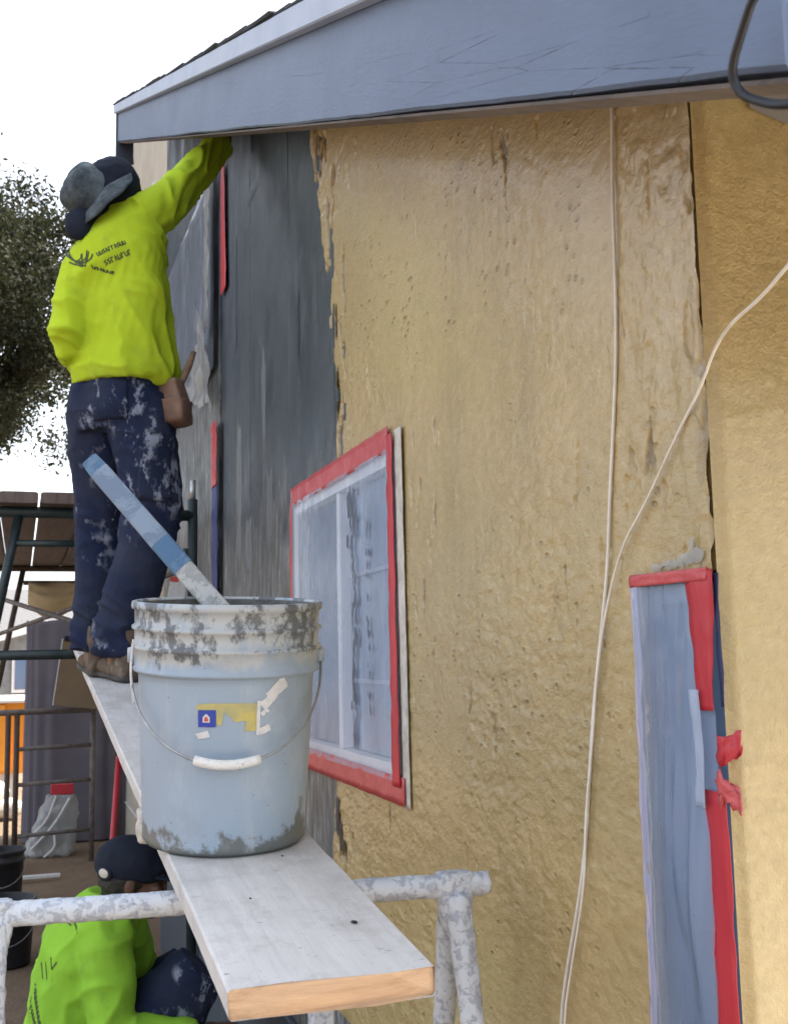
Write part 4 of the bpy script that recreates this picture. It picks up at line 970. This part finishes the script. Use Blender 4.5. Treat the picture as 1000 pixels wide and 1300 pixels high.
# pocket patches: cut from the trouser surface and lifted
def pocket(c0, ax, ay, look, w, h, parent, src, mat, off=.004, name='pocket'):
    bv = BVHTree.FromPolygons([q.co[:] for q in src.vertices], [p.vertices[:] for p in src.polygons]); v = []; n = 10; ok = True
    for i in range(n+1):
        for j in range(n+1):
            hit = bv.ray_cast(V3(c0)+V3(ax)*(i/n-.5)*w+V3(ay)*(j/n-.5)*h-V3(look)*.5, V3(look))
            if hit[0] is None: ok = False; break
            v.append(hit[0]+hit[1]*off*(1.4 if j > 8 else 1))
        if not ok: break
    if ok:
        o = mesh(name, v, [(i*(n+1)+j, (i+1)*(n+1)+j, (i+1)*(n+1)+j+1, i*(n+1)+j+1) for i in range(n) for j in range(n)], mat, parent, True)
        o.modifiers.new('solid', 'SOLIDIFY').thickness = .004; o.modifiers['solid'].offset = -1
lk2 = V3((.10, .99, 0)).normalized(); ax2 = V3((.99, -.10, 0)); 
pocket((.255, 3.6, 2.445), ax2, UPV, lk2, .115, .125, tr_, me, 'jeans'); pocket((.40, 3.6, 2.20), ax2, UPV, lk2, .10, .17, tr_, me, 'jeans', .007)
b = B(); b.loft([((.303, 3.768, 2.536), latp*.171, depp*.139), ((.303, 3.768, 2.566), latp*.168, depp*.137)], 30, 2.4); b.build('belt', 'hat_dark', pw, True)
boot('boot', (.345, 3.735, plank_z(3.735)+.001), V3((-.30, .95, .105)), pw, .29, 1); boot('boot', (.262, 3.90, plank_z(3.90)+.001), V3((-.10, .99, .11)), pw, .29, 2)
# hat: crown, brim, dark wrap under it
hc = V3((.205, 3.690, 3.150)); a1 = hatax.cross(V3((0, 1, 0))).normalized(); a2 = hatax.cross(a1)
b = B(); b.loft([(hc+hatax*-.005, a1*.088, a2*.094), (hc+hatax*.03, a1*.087, a2*.093), (hc+hatax*.080, a1*.080, a2*.086), (hc+hatax*.100, a1*.062, a2*.066), (hc+hatax*.112, a1*.02, a2*.02)], 28, 2.4)
me = b.skin(.007, 3, .5); displace(me, lambda c: .006*fbm(c[:, 0]*16, c[:, 1]*16, c[:, 2]*16, 2)); ht = mobj('hat', me, 'hat', pw, True)
v = []; nb, nk = 48, 6
for i in range(nk+1):
    for j in range(nb):
        t = 2*math.pi*j/nb; r = .084+.060*i/nk; drop = -.035*(i/nk)**1.6 + .018*(i/nk)*math.sin(2*t+.6)+.010*(i/nk)*mnoise.noise((math.cos(t)*2, math.sin(t)*2, 3))
        v.append(hc+a1*r*math.cos(t)+a2*r*1.05*math.sin(t)+hatax*drop)
f = [(i*nb+j, i*nb+(j+1) % nb, (i+1)*nb+(j+1) % nb, (i+1)*nb+j) for i in range(nk) for j in range(nb)]
br_ = mesh('brim', v, f, 'hat', ht, True); br_.modifiers.new('solid', 'SOLIDIFY').thickness = .004
b = B(); b.ell(headc+V3((-.005, -.02, .01)), (.098, 0, 0), (0, .105, 0), (0, 0, .105)); b.ell((.200, 3.66, 3.085), (.060, 0, .03), (0, .04, 0), (-.03, 0, .075)); b.ell((.150, 3.635, 3.03), (.035, 0, .04), (0, .024, 0), (-.03, 0, .04))
me = b.skin(.008, 3, .5); displace(me, lambda c: .007*fbm(c[:, 0]*14, c[:, 1]*14, c[:, 2]*20, 2)); mobj('neck_flap', me, 'hat_dark', ht, True)
# tool pouch on the right hip with a brush in it
pc = V3((.462, 3.655, 2.44))
def bag(name, rows, mat, parent, n=28, p=5):
    b = B(); b.loft([(pc+V3((c[0]*.9, c[1]*.9, c[2]*.74+.028)), latp*a*.88, depp*d_*.88) for c, a, d_ in rows], n, p); me_ = bpy.data.meshes.new(name); me_.from_pydata(b.v, [], b.f); me_.update()
    bm_ = bmesh.new(); bm_.from_mesh(me_); bmesh.ops.subdivide_edges(bm_, edges=[e_ for e_ in bm_.edges if abs((e_.verts[0].co-e_.verts[1].co).z) > .008], cuts=4); bm_.to_mesh(me_); bm_.free()
    displace(me_, lambda c: .0035*fbm(c[:, 0]*16, c[:, 1]*16, c[:, 2]*30, 3)); return mobj(name, me_, mat, parent, True)
po = bag('tool_pouch', [((.022, 0, -.135), .040, .022), ((.020, 0, -.125), .056, .036), ((.012, 0, -.05), .060, .042), ((0, 0, .03), .050, .036), ((-.008, 0, .075), .044, .030)], 'leather', pw)
bag('outer_pocket', [((.018, -.030, -.128), .040, .020), ((.014, -.034, -.118), .048, .030), ((.006, -.032, -.04), .050, .032), ((.002, -.030, -.02), .051, .033)], 'leather', po)
bag('hem_band', [((-.007, 0, .062), .0465, .0325), ((-.009, 0, .078), .0458, .0315)], 'raw', po)
b = B(); b.tube([pc+V3((.02, 0, .05)), pc+V3((.055, .0, .14)), pc+V3((.072, 0, .19))], [.010, .013, .009], 10).build('brush_handle', 'raw', po, True)

# ---- crouching worker
pc_ = thing('person', (.25, 3.60, 0), 'worker in green shirt and dark cap crouching under the plank', 'person')
hd = V3((.338, 3.49, .945)); nk = V3((.270, 3.53, .865)); 
sR, eR, wR = V3((.245, 3.40, .800)), V3((.270, 3.34, .545)), V3((.500, 3.32, .535)); sL, eL, wL = V3((.300, 3.70, .800)), V3((.40, 3.78, .56)), V3((.60, 3.72, .54))
hR, hL = V3((.17, 3.48, .36)), V3((.17, 3.68, .36)); kR, kL = V3((.520, 3.44, .68)), V3((.53, 3.74, .60)); aR, aL = V3((.30, 3.44, .12)), V3((.30, 3.74, .12))
b = B(); ly = V3((0, 1, 0)); dx = V3((.93, 0, -.36))
b.loft([((.15, 3.58, .30), ly*.15, V3((.11, 0, 0))), ((.155, 3.58, .40), ly*.165, dx*.115), ((.165, 3.57, .58), ly*.145, dx*.11), ((.195, 3.56, .74), ly*.17, dx*.11), ((.24, 3.55, .83), ly*.13, dx*.085), (nk, ly*.06, dx*.06)], 20)
for h_, k_, a_ in ((hR, kR, aR), (hL, kL, aL)): limb(b, [h_, h_.lerp(k_, .5), k_], [.088, .078, .056]); limb(b, [k_, k_.lerp(a_, .4)+V3((-.01, 0, 0)), a_], [.055, .054, .036]); b.tube([a_, a_+V3((0, 0, -.06)), a_+V3((.1, 0, -.075))], [.036, .034, .028], 12)
for s_, e_, w_ in ((sR, eR, wR), (sL, eL, wL)): limb(b, [s_, s_.lerp(e_, .5), e_, w_], [.052, .046, .040, .027])
b.tube([nk-V3((.02, 0, .03)), nk.lerp(hd, .5), hd], .052, 14); head_shapes(b, hd, (.12, -.02, .98), (.96, -.12, -.25))
finger_hand(b, wR, (.9, 0, .05), (0, .2, -1), (0, 1, .2), .6); finger_hand(b, wL, (.9, 0, .05), (0, -.2, -1), (0, -1, .2), .6)
me = b.skin(.006, 2, .5); mobj('body', me, 'skin_dark', pc_, True)
b = B()
b.loft([((.155, 3.58, .33), ly*.180, V3((.135, 0, 0))), ((.160, 3.58, .42), ly*.185, dx*.138), ((.172, 3.57, .58), ly*.178, dx*.132), ((.205, 3.56, .73), ly*.198, dx*.138), ((.235, 3.55, .82), ly*.165, dx*.118), ((.262, 3.54, .87), ly*.10, dx*.085), ((.275, 3.535, .895), ly*.072, dx*.070)], 26, 2.3)
for s_, e_, w_, sg in ((sR, eR, wR, -1), (sL, eL, wL, 1)): limb(b, [s_+V3((0, -sg*.05, .02)), s_, s_.lerp(e_, .5), e_, e_.lerp(w_, .5), w_], [.082, .082, .074, .066, .056, .044], 18)
me = b.skin(.0065, 6, .6)
displace(me, lambda c: 0.011*((1-np.abs(perlin(c[:, 0]*6+c[:, 2]*4+.5*perlin(c[:, 0]*8, c[:, 1]*8, c[:, 2]*8), c[:, 1]*6, c[:, 2]*7-c[:, 0]*6))*1.7).clip(0, 1)**2.2-.3) + .004*perlin(c[:, 0]*20, c[:, 1]*20, c[:, 2]*20))
sh2 = mobj('shirt', me, 'hivis2', pc_, True)
lk = V3((.35, .90, -.1)).normalized(); org = V3((.10, 3.45, .76))
P2 = [dense([(-.03, -.02), (-.02, -.06)]), dense([(-.01, -.015), (.0, -.06)]), dense([(.012, .0), (.02, -.03), (.035, -.01)]), dense([(.03, .10), (.06, .085)]), dense([(.07, .09), (.09, .07)])]
P2 += [[(-.055+x*.35+y*.4, -.09-x*1.0+y) for x, y in dense(pl)] for pl in squiggle(9, .016, 13)] + [[(-.075+x*.5+y*.4, -.13-x*.9+y) for x, y in dense(pl)] for pl in squiggle(8, .014, 23)]
strokes('print', me, P2, org, V3((.93, -.36, 0)), UPV, lk, 'print', sh2, .0045)
b = B()
b.loft([((.14, 3.58, .27), ly*.16, V3((.12, 0, 0))), ((.15, 3.58, .36), ly*.18, V3((.13, 0, 0))), ((.158, 3.58, .42), ly*.17, V3((.12, 0, 0)))], 22, 2.4)
for h_, k_, a_ in ((hR, kR, aR), (hL, kL, aL)): limb(b, [h_, h_.lerp(k_, .5), k_+V3((.01, 0, .01))], [.112, .104, .082], 18); limb(b, [k_, k_.lerp(a_, .45)+V3((-.01, 0, 0)), a_+V3((0, 0, .03))], [.082, .078, .070], 18)
me = b.skin(.0085, 4, .6); displace(me, lambda c: .009*(np.abs(perlin(c[:, 0]*12, c[:, 1]*9, c[:, 2]*18))-.2)); mobj('trousers', me, 'jeans', pc_, True)
for a_ in (aR, aL): boot('boot', (a_.x-.06, a_.y, .005), V3((1, -.08, 0)), pc_, .29, 4)
b = B(); ca, cf = V3((.10, -.02, .99)).normalized(), V3((.97, -.12, -.18)).normalized(); cr = cf.cross(ca)
b.ell(hd+ca*.052-cf*.008, cr*.088, cf*.110, ca*.078); b.loft([(hd+ca*.048-cf*.010, cr*.089, cf*.111), (hd+ca*.012-cf*.012, cr*.088, cf*.108)], 24)
hb_ = B(); hb_.ell(hd+ca*.004-cf*.030, cr*.083, cf*.078, ca*.075); hb_.ell(hd-ca*.05-cf*.045, cr*.062, cf*.045, ca*.045); hm = hb_.skin(.006, 2, .5); displace(hm, lambda c: .004*fbm(c[:, 0]*60, c[:, 1]*60, c[:, 2]*60, 2)); mobj('hair', hm, 'hair', pc_, True)
me = b.skin(.006, 2, .5); displace(me, lambda c: .004*fbm(c[:, 0]*14, c[:, 1]*14, c[:, 2]*14, 2)); cp = mobj('cap', me, 'hat_dark', pc_, True)
b = B(); b.loft([(hd+ca*.028+cf*.06, cr*.080, ca*.006), (hd+ca*.024+cf*.13, cr*.078, ca*.006), (hd+ca*.012+cf*.175, cr*.045, ca*.005)], 18, 3).build('visor', 'hat_dark', cp, True)
b = B(); bc = hd-cf*.098+ca*.022-cr*-.045; bc = hd+ca*.018-cf*.088+cr*.048
for k, (rr, mm, oo) in enumerate(((.026, 'hat_dark', .016), (.017, 'sack', .019))): B().ell(hd+ca*.020-cf*(.078+oo*.6)+cr*(.052+oo*.6), (-cf*.55+cr*.0+cr*.55)*0+ (cf*.7+cr*.7)*rr*1.2, ca*rr*.8, (cr-cf).normalized()*.004, 16, 8).build('badge', mm, cp, True)

# ------------------------------------------------------------------ site clutter behind
def pail_small(loc, label, h=.37, r=.15):
    t = thing('pail', loc, label, 'bucket'); pr = [(0, 0), (r*.86, 0), (r*.87, .01), (r*.96, h*.78), (r*1.02, h*.79), (r*1.02, h*.83), (r*.97, h*.84), (r*.98, h*.93), (r*1.04, h*.95), (r*1.04, h), (r*.97, h), (r*.86, .03), (0, .03)]
    part(B().lathe(pr, 32).build('pail_body', 'dark_pail', None, True), t)
    hbp = [(r*1.05*math.cos(t_), -.02-.06*math.sin(t_)-r*.9*math.sin(t_), h*.80-.14*math.sin(t_)) for t_ in np.linspace(0, math.pi, 14)]
    part(B().tube(hbp, .003, 6).build('bail', 'wire', None, True), t); return t
pail_small((-.09, 8.05, -.01), 'black pail standing on the dirt near the pipe frame')
pail_small((-.05, 6.55, -.01), 'black pail standing on the dirt nearest the crouching worker', .34, .16)
# low pipe frame
fr_ = thing('pipe_frame', (.25, 9.5, 0), 'weathered low pipe frame with rungs standing in front of the grey sheet', 'frame')
zt_ = 1.195
def gp(name, a, c, r=.021, m='grey_pipe'): return pipe(name, [a, c], r, m, fr_)
gp('top_rail', (-.6, 9.45, zt_), (.60, 9.62, zt_), .024)
gp('post', (-.012, 9.53, -.02), (-.012, 9.53, zt_), .022, 'brown_pipe'); gp('post', (.585, 9.62, -.02), (.585, 9.62, zt_), .022); gp('post', (-.075, 9.1, -.02), (-.075, 9.1, zt_), .02, 'brown_pipe')
for z_ in (.22, .62, .90): gp('rung', (-.012, 9.53, z_), (.585, 9.62, z_+.01), .017)
pipe('foot', [(-.075, 9.1, .02), (-.012, 9.53, .02)], .02, 'brown_pipe', fr_)
# draped sheet
dr = thing('draped_sheet', (.50, 10.75, 0), 'mauve grey sheet draped over a tall frame beyond the pipe frame', 'tarpaulin')
nu, nv = 160, 60; v = []
for j in range(nv+1):
    w = j/nv; z = -.01+1.98*w
    for i in range(nu):
        t = 2*math.pi*i/nu; c_, s_ = math.cos(t), math.sin(t)
        ex = .47*math.copysign(abs(c_)**.45, c_); ey = .34*math.copysign(abs(s_)**.45, s_)
        fold = .05*mnoise.noise((t*3.2, w*.9, 1))+.028*math.sin(t*17+2*mnoise.noise((t*2, w*1.5, 4)))*(1.1-.55*w)
        k = 1+fold*(1.3 if w < .97 else .5)
        v.append((.52+ex*k, 10.95+ey*k, z-.05*(i % 2 == 5)+.03*mnoise.noise((t*2, 0, 7))*(w > .9)-(.10*max(0, (ex+.1)) if w > .5 else 0)))
f = [(j*nu+i, j*nu+(i+1) % nu, (j+1)*nu+(i+1) % nu, (j+1)*nu+i) for j in range(nv) for i in range(nu)]+[tuple(range(nv*nu, (nv+1)*nu))]
mesh('sheet', v, f, 'tarp', dr, True)
for x_ in (.16, .88): B().tube([(x_, 10.95, 0), (x_, 10.95, 1.83)], .02, 8).build('pole', 'grey_pipe', dr)
# cardboard leaning on the rail
cb = B(); M_ = Matrix.Translation((.43, 9.50, 1.21)) @ Matrix.Rotation(-.16, 4, 'X') @ Matrix.Rotation(.13, 4, 'Y')
cbo = thing('cardboard_sheet', (.43, 9.5, 1.2), 'brown cardboard sheet standing on the top rail of the pipe frame', 'cardboard')
B().box((-.17, -.006, .012), (.30, .006, .56), M_).build('sheet', 'card', cbo); B().box((-.178, -.009, .012), (-.1705, .009, .56), M_).build('edge', 'lab_w', cbo); B().box((-.16, -.016, .545), (.30, -.0065, .585), M_).build('fold', 'hat_dark', cbo)
# cloudy plastic bag with straps
pb = thing('plastic_bag', (.28, 9.95, 0), 'cloudy plastic sheet bundle with pale straps at the foot of the grey sheet', 'plastic sheet')
b = B(); b.loft([((.27, 10.0, -.01), (.20, 0, 0), (0, .16, 0)), ((.29, 10.0, .12), (.19, 0, 0), (0, .15, 0)), ((.33, 10.0, .30), (.16, 0, 0), (0, .12, 0)), ((.36, 10.02, .47), (.12, 0, 0), (0, .07, 0))], 24, 3)
me = b.skin(.018, 2, .5); displace(me, lambda c: .04*(np.abs(fbm(c[:, 0]*6, c[:, 1]*6, c[:, 2]*4, 3))-.2)); mobj('plastic', me, 'film_clear', pb, True)
for k, q in enumerate(([(.42, 9.86, .46), (.30, 9.83, .25), (.12, 9.80, .07)], [(.31, 9.86, .48), (.24, 9.84, .28), (.11, 9.82, .17)], [(.30, 9.82, .17), (.31, 9.80, .07), (.22, 9.80, .00)])): B().tube(chaikin(q), .010, 6).build('strap', 'lab_w', pb, True)
B().box((.27, 10.03, .47), (.46, 10.06, .56)).bevel('red_wrapper', 'red', pb, .006, 1)
# orange skip and sacks in the sun
sk = thing('orange_skip', (-.75, 13.4, 0), 'orange steel skip with pale rim standing in the sun', 'skip')
B().add([(-1.7, 12.9, .40), (.06, 12.9, .40), (.06, 14.2, .40), (-1.7, 14.2, .40), (-1.95, 12.75, 1.16), (.12, 12.75, 1.16), (.12, 14.35, 1.16), (-1.95, 14.35, 1.16)], [(0, 3, 2, 1), (0, 1, 5, 4), (1, 2, 6, 5), (2, 3, 7, 6), (3, 0, 4, 7)]).build('tub', 'orange', sk)
B().box((-2.0, 12.70, 1.161), (.15, 14.4, 1.20)).bevel('rim', 'lab_w', sk, .01, 1)
B().box((-1.6, 13.0, -.02), (0.0, 14.1, .399)).build('base', 'lab_w', sk)
for x_ in (-1.4, -1.0, -.6, -.2): B().box((x_, 12.70, .45), (x_+.06, 12.86, 1.14)).build('rib', 'orange', sk)
for k, (x_, y_, z_) in enumerate(((-.12, 12.4, .10), (-.45, 12.45, .10), (-.28, 12.42, .28))):
    b = B(); b.loft([((x_-.20, y_, z_), (0, .10, 0), (0, 0, .04)), ((x_-.1, y_, z_), (0, .16, 0), (0, 0, .10)), ((x_+.1, y_, z_), (0, .16, 0), (0, 0, .10)), ((x_+.2, y_, z_), (0, .10, 0), (0, 0, .04))], 18, 2.6)
    me = b.skin(.02, 2, .5); displace(me, lambda c: .015*fbm(c[:, 0]*8, c[:, 1]*8, c[:, 2]*8, 2))
    so_ = mobj('sack', me, 'sack', None, True); prop(so_, ('white sack lying on the ground closest to the sheet' if k == 0 else 'white sack lying on the ground further along the skip' if k == 1 else 'white sack piled on top of two others'), 'sack', 'sacks beside the skip')
# cream canvas hung from the far scaffold rung
cv = thing('canvas_cloth', (.30, 8.6, 2.16), 'cream canvas cloth sagging from the far scaffold rung', 'cloth')
nu, nv = 40, 24; v = []
for i in range(nu+1):
    for j in range(nv+1):
        u, w = i/nu, j/nv; x_ = .045+u*.62
        drop = (.06+.20*math.sin(math.pi*min(1, u*1.35+.12))**.8)*w
        v.append((x_, 8.574-.10*math.sin(w*3.1)*(.6+.4*math.sin(u*7))+.02*mnoise.noise((u*5, w*5, 1)), 2.176-drop+.012*mnoise.noise((u*4, w*6, 4))))
mesh('cloth', v, [(i*(nv+1)+j, (i+1)*(nv+1)+j, (i+1)*(nv+1)+j+1, i*(nv+1)+j+1) for i in range(nu) for j in range(nv)], 'canvas', cv, True).modifiers.new('solid', 'SOLIDIFY').thickness = .003
# red pole and dark pole leaning under the scaffold
rp = B().tube([(.43, 6.05, -.01), (.50, 6.02, 1.10)], .016, 10).build('red_pole', 'red', None, True); prop(rp, 'red pole standing behind the plank under the scaffold', 'pole')
# rag over the plank edge
b = B(); b.loft([((.200, 1.93, 1.352), (.010, 0, 0), (0, .018, 0)), ((.198, 1.92, 1.325), (.012, 0, 0), (0, .024, 0)), ((.200, 1.915, 1.300), (.008, 0, 0), (0, .014, 0))], 14, 2.5)
me = b.skin(.004, 2, .5); displace(me, lambda c: .004*fbm(c[:, 0]*50, c[:, 1]*50, c[:, 2]*40, 2)); rg_ = mobj('rag', me, 'sack', None, True); prop(rg_, 'crumpled pale rag stuck to the plank edge below the pail', 'rag')
# post propped under the plank
pp = B(); pp.box((.480, 1.90, -.02), (.520, 1.935, 1.06)); po_ = pp.bevel('prop_post', 'trestle', None, .004, 1); prop(po_, 'short grey timber post standing behind the trestle under the plank', 'post')
# stick on the dirt
b = B(); b.box((-.02, 8.9, -.005), (.32, 8.94, .02)); so2 = b.bevel('timber_offcut', 'lab_w', None, .003, 1); prop(so2, 'pale thin stick lying on the dirt', 'stick')

# ------------------------------------------------------------------ neighbour house
nh = thing('neighbour_house', (-2, 27, 0), 'low grey house with shingled roof and white rake trim beyond the site', 'house')
B().box((-9, 27, -.1), (2.6, 33, 2.0)).build('wall', 'wall_far', nh)
rf_ = B().add([(-9.5, 26.4, 1.9), (3.0, 26.4, 1.9), (3.0, 30, 3.45), (-9.5, 30, 3.45), (-9.5, 33.6, 1.9), (3.0, 33.6, 1.9)], [(0, 1, 2, 3), (3, 2, 5, 4), (0, 3, 4), (1, 5, 2), (0, 4, 5, 1)]).build('roof', 'roof_far', nh)
gw = B().add([(-4.5, 25, -.1), (.35, 25, -.1), (.35, 27.2, -.1), (-4.5, 27.2, -.1), (-4.5, 25, .9), (.35, 25, 2.25), (.35, 27.2, 2.25), (-4.5, 27.2, .9)], [(0, 1, 5, 4), (1, 2, 6, 5), (4, 5, 6, 7), (3, 0, 4, 7), (2, 3, 7, 6)]).build('front_wing', 'wall_far', nh)
sl2 = (2.25-.9)/4.85
B().add([(-4.8, 24.8, .82), (.55, 24.8, .82+5.35*sl2), (.55, 24.95, .82+5.35*sl2), (-4.8, 24.95, .82), (-4.8, 24.8, 1.02), (.55, 24.8, 1.02+5.35*sl2), (.55, 24.95, 1.02+5.35*sl2), (-4.8, 24.95, 1.02)], [(0, 3, 2, 1), (4, 5, 6, 7), (0, 1, 5, 4), (1, 2, 6, 5), (2, 3, 7, 6), (3, 0, 4, 7)]).build('rake_trim', 'white', nh)
wf = B().box((-.16, 24.96, .95), (.20, 24.99, 1.72)).build('window', 'white', nh); B().box((-.10, 24.94, 1.02), (.14, 24.958, 1.66)).build('pane', 'glass', wf)

# ------------------------------------------------------------------ tree
tree = thing('tree', (-3.2, 15.5, 0), 'dark leafy oak tree against the bright sky beside the standing worker', 'tree')
limbs = []
def branch(p, d, L, r, lvl):
    p = V3(p); d = V3(d).normalized(); pts = [p]; n = 5
    for i in range(n):
        d = (d+V3((random.uniform(-.16, .16), random.uniform(-.16, .16), random.uniform(-.06, .14)))).normalized(); pts.append(pts[-1]+d*L/n)
    limbs.append((pts, [r*(1-.55*i/n) for i in range(n+1)], lvl))
    if lvl < 3:
        for k in range(5 if lvl else 7):
            q = pts[random.randrange(2, n+1)]; a = random.uniform(0, 2*math.pi)
            nd = (d*.55+V3((math.cos(a), math.sin(a), random.uniform(-.1, .6)))*.9).normalized(); branch(q, nd, L*random.uniform(.55, .75), r*.5, lvl+1)
branch((-3.2, 15.5, -.05), (.06, 0, 1), 4.9, .30, 0)
b = B()
for pts, rs, lvl in limbs:
    if lvl < 3: b.tube(pts, rs, 8 if lvl < 2 else 5)
b.build('trunk', 'bark', tree, True)
tips = np.array([list(p) for pts, rs, lvl in limbs if lvl >= 2 for p in pts[2:]])
# leaf clumps: at the branch ends and through an uneven crown
cl = []
for k in range(1900):
    th_, ph_ = rng.uniform(0, 2*math.pi), math.acos(rng.uniform(-1, 1)); rr = rng.uniform(.35, 1)**.5
    p = np.array([math.cos(th_)*math.sin(ph_)*3.35, math.sin(th_)*math.sin(ph_)*2.6, math.cos(ph_)*2.2])*rr
    w = 1+.28*mnoise.noise(p*.8)+.18*mnoise.noise(p*2.1)
    cl.append(p*w+np.array([-2.60, 15.0, 6.55]))
cl = np.array(cl)
keep = np.array([mnoise.noise(V3(c)*.75) > -.30 and c[2] < 8.35 for c in cl]); cl = cl[keep]
# hanging twigs low on the right
hang = np.array([[-.55+rng.normal()*.42, 14.7+rng.normal()*.5, 5.1+rng.normal()*.45] for k in range(110)])
allc = np.concatenate([cl, tips[rng.choice(len(tips), min(len(tips), 350), False)], hang])
N = 160; cen = np.repeat(allc, N, 0)+rng.normal(size=(len(allc)*N, 3))*np.array([.15, .15, .12])
n = len(cen); dv = rng.normal(size=(n, 3)); dv /= np.linalg.norm(dv, axis=1)[:, None]; sv = np.cross(dv, rng.normal(size=(n, 3))); sv /= np.linalg.norm(sv, axis=1)[:, None]
ln = rng.uniform(.024, .050, (n, 1)); wd = ln*rng.uniform(.4, .6, (n, 1))
v = np.stack([cen-dv*ln, cen+sv*wd, cen+dv*ln, cen-sv*wd], 1).reshape(-1, 3)
f = np.arange(n*4).reshape(-1, 4)
mesh('crown', v, f, 'leaf', tree)
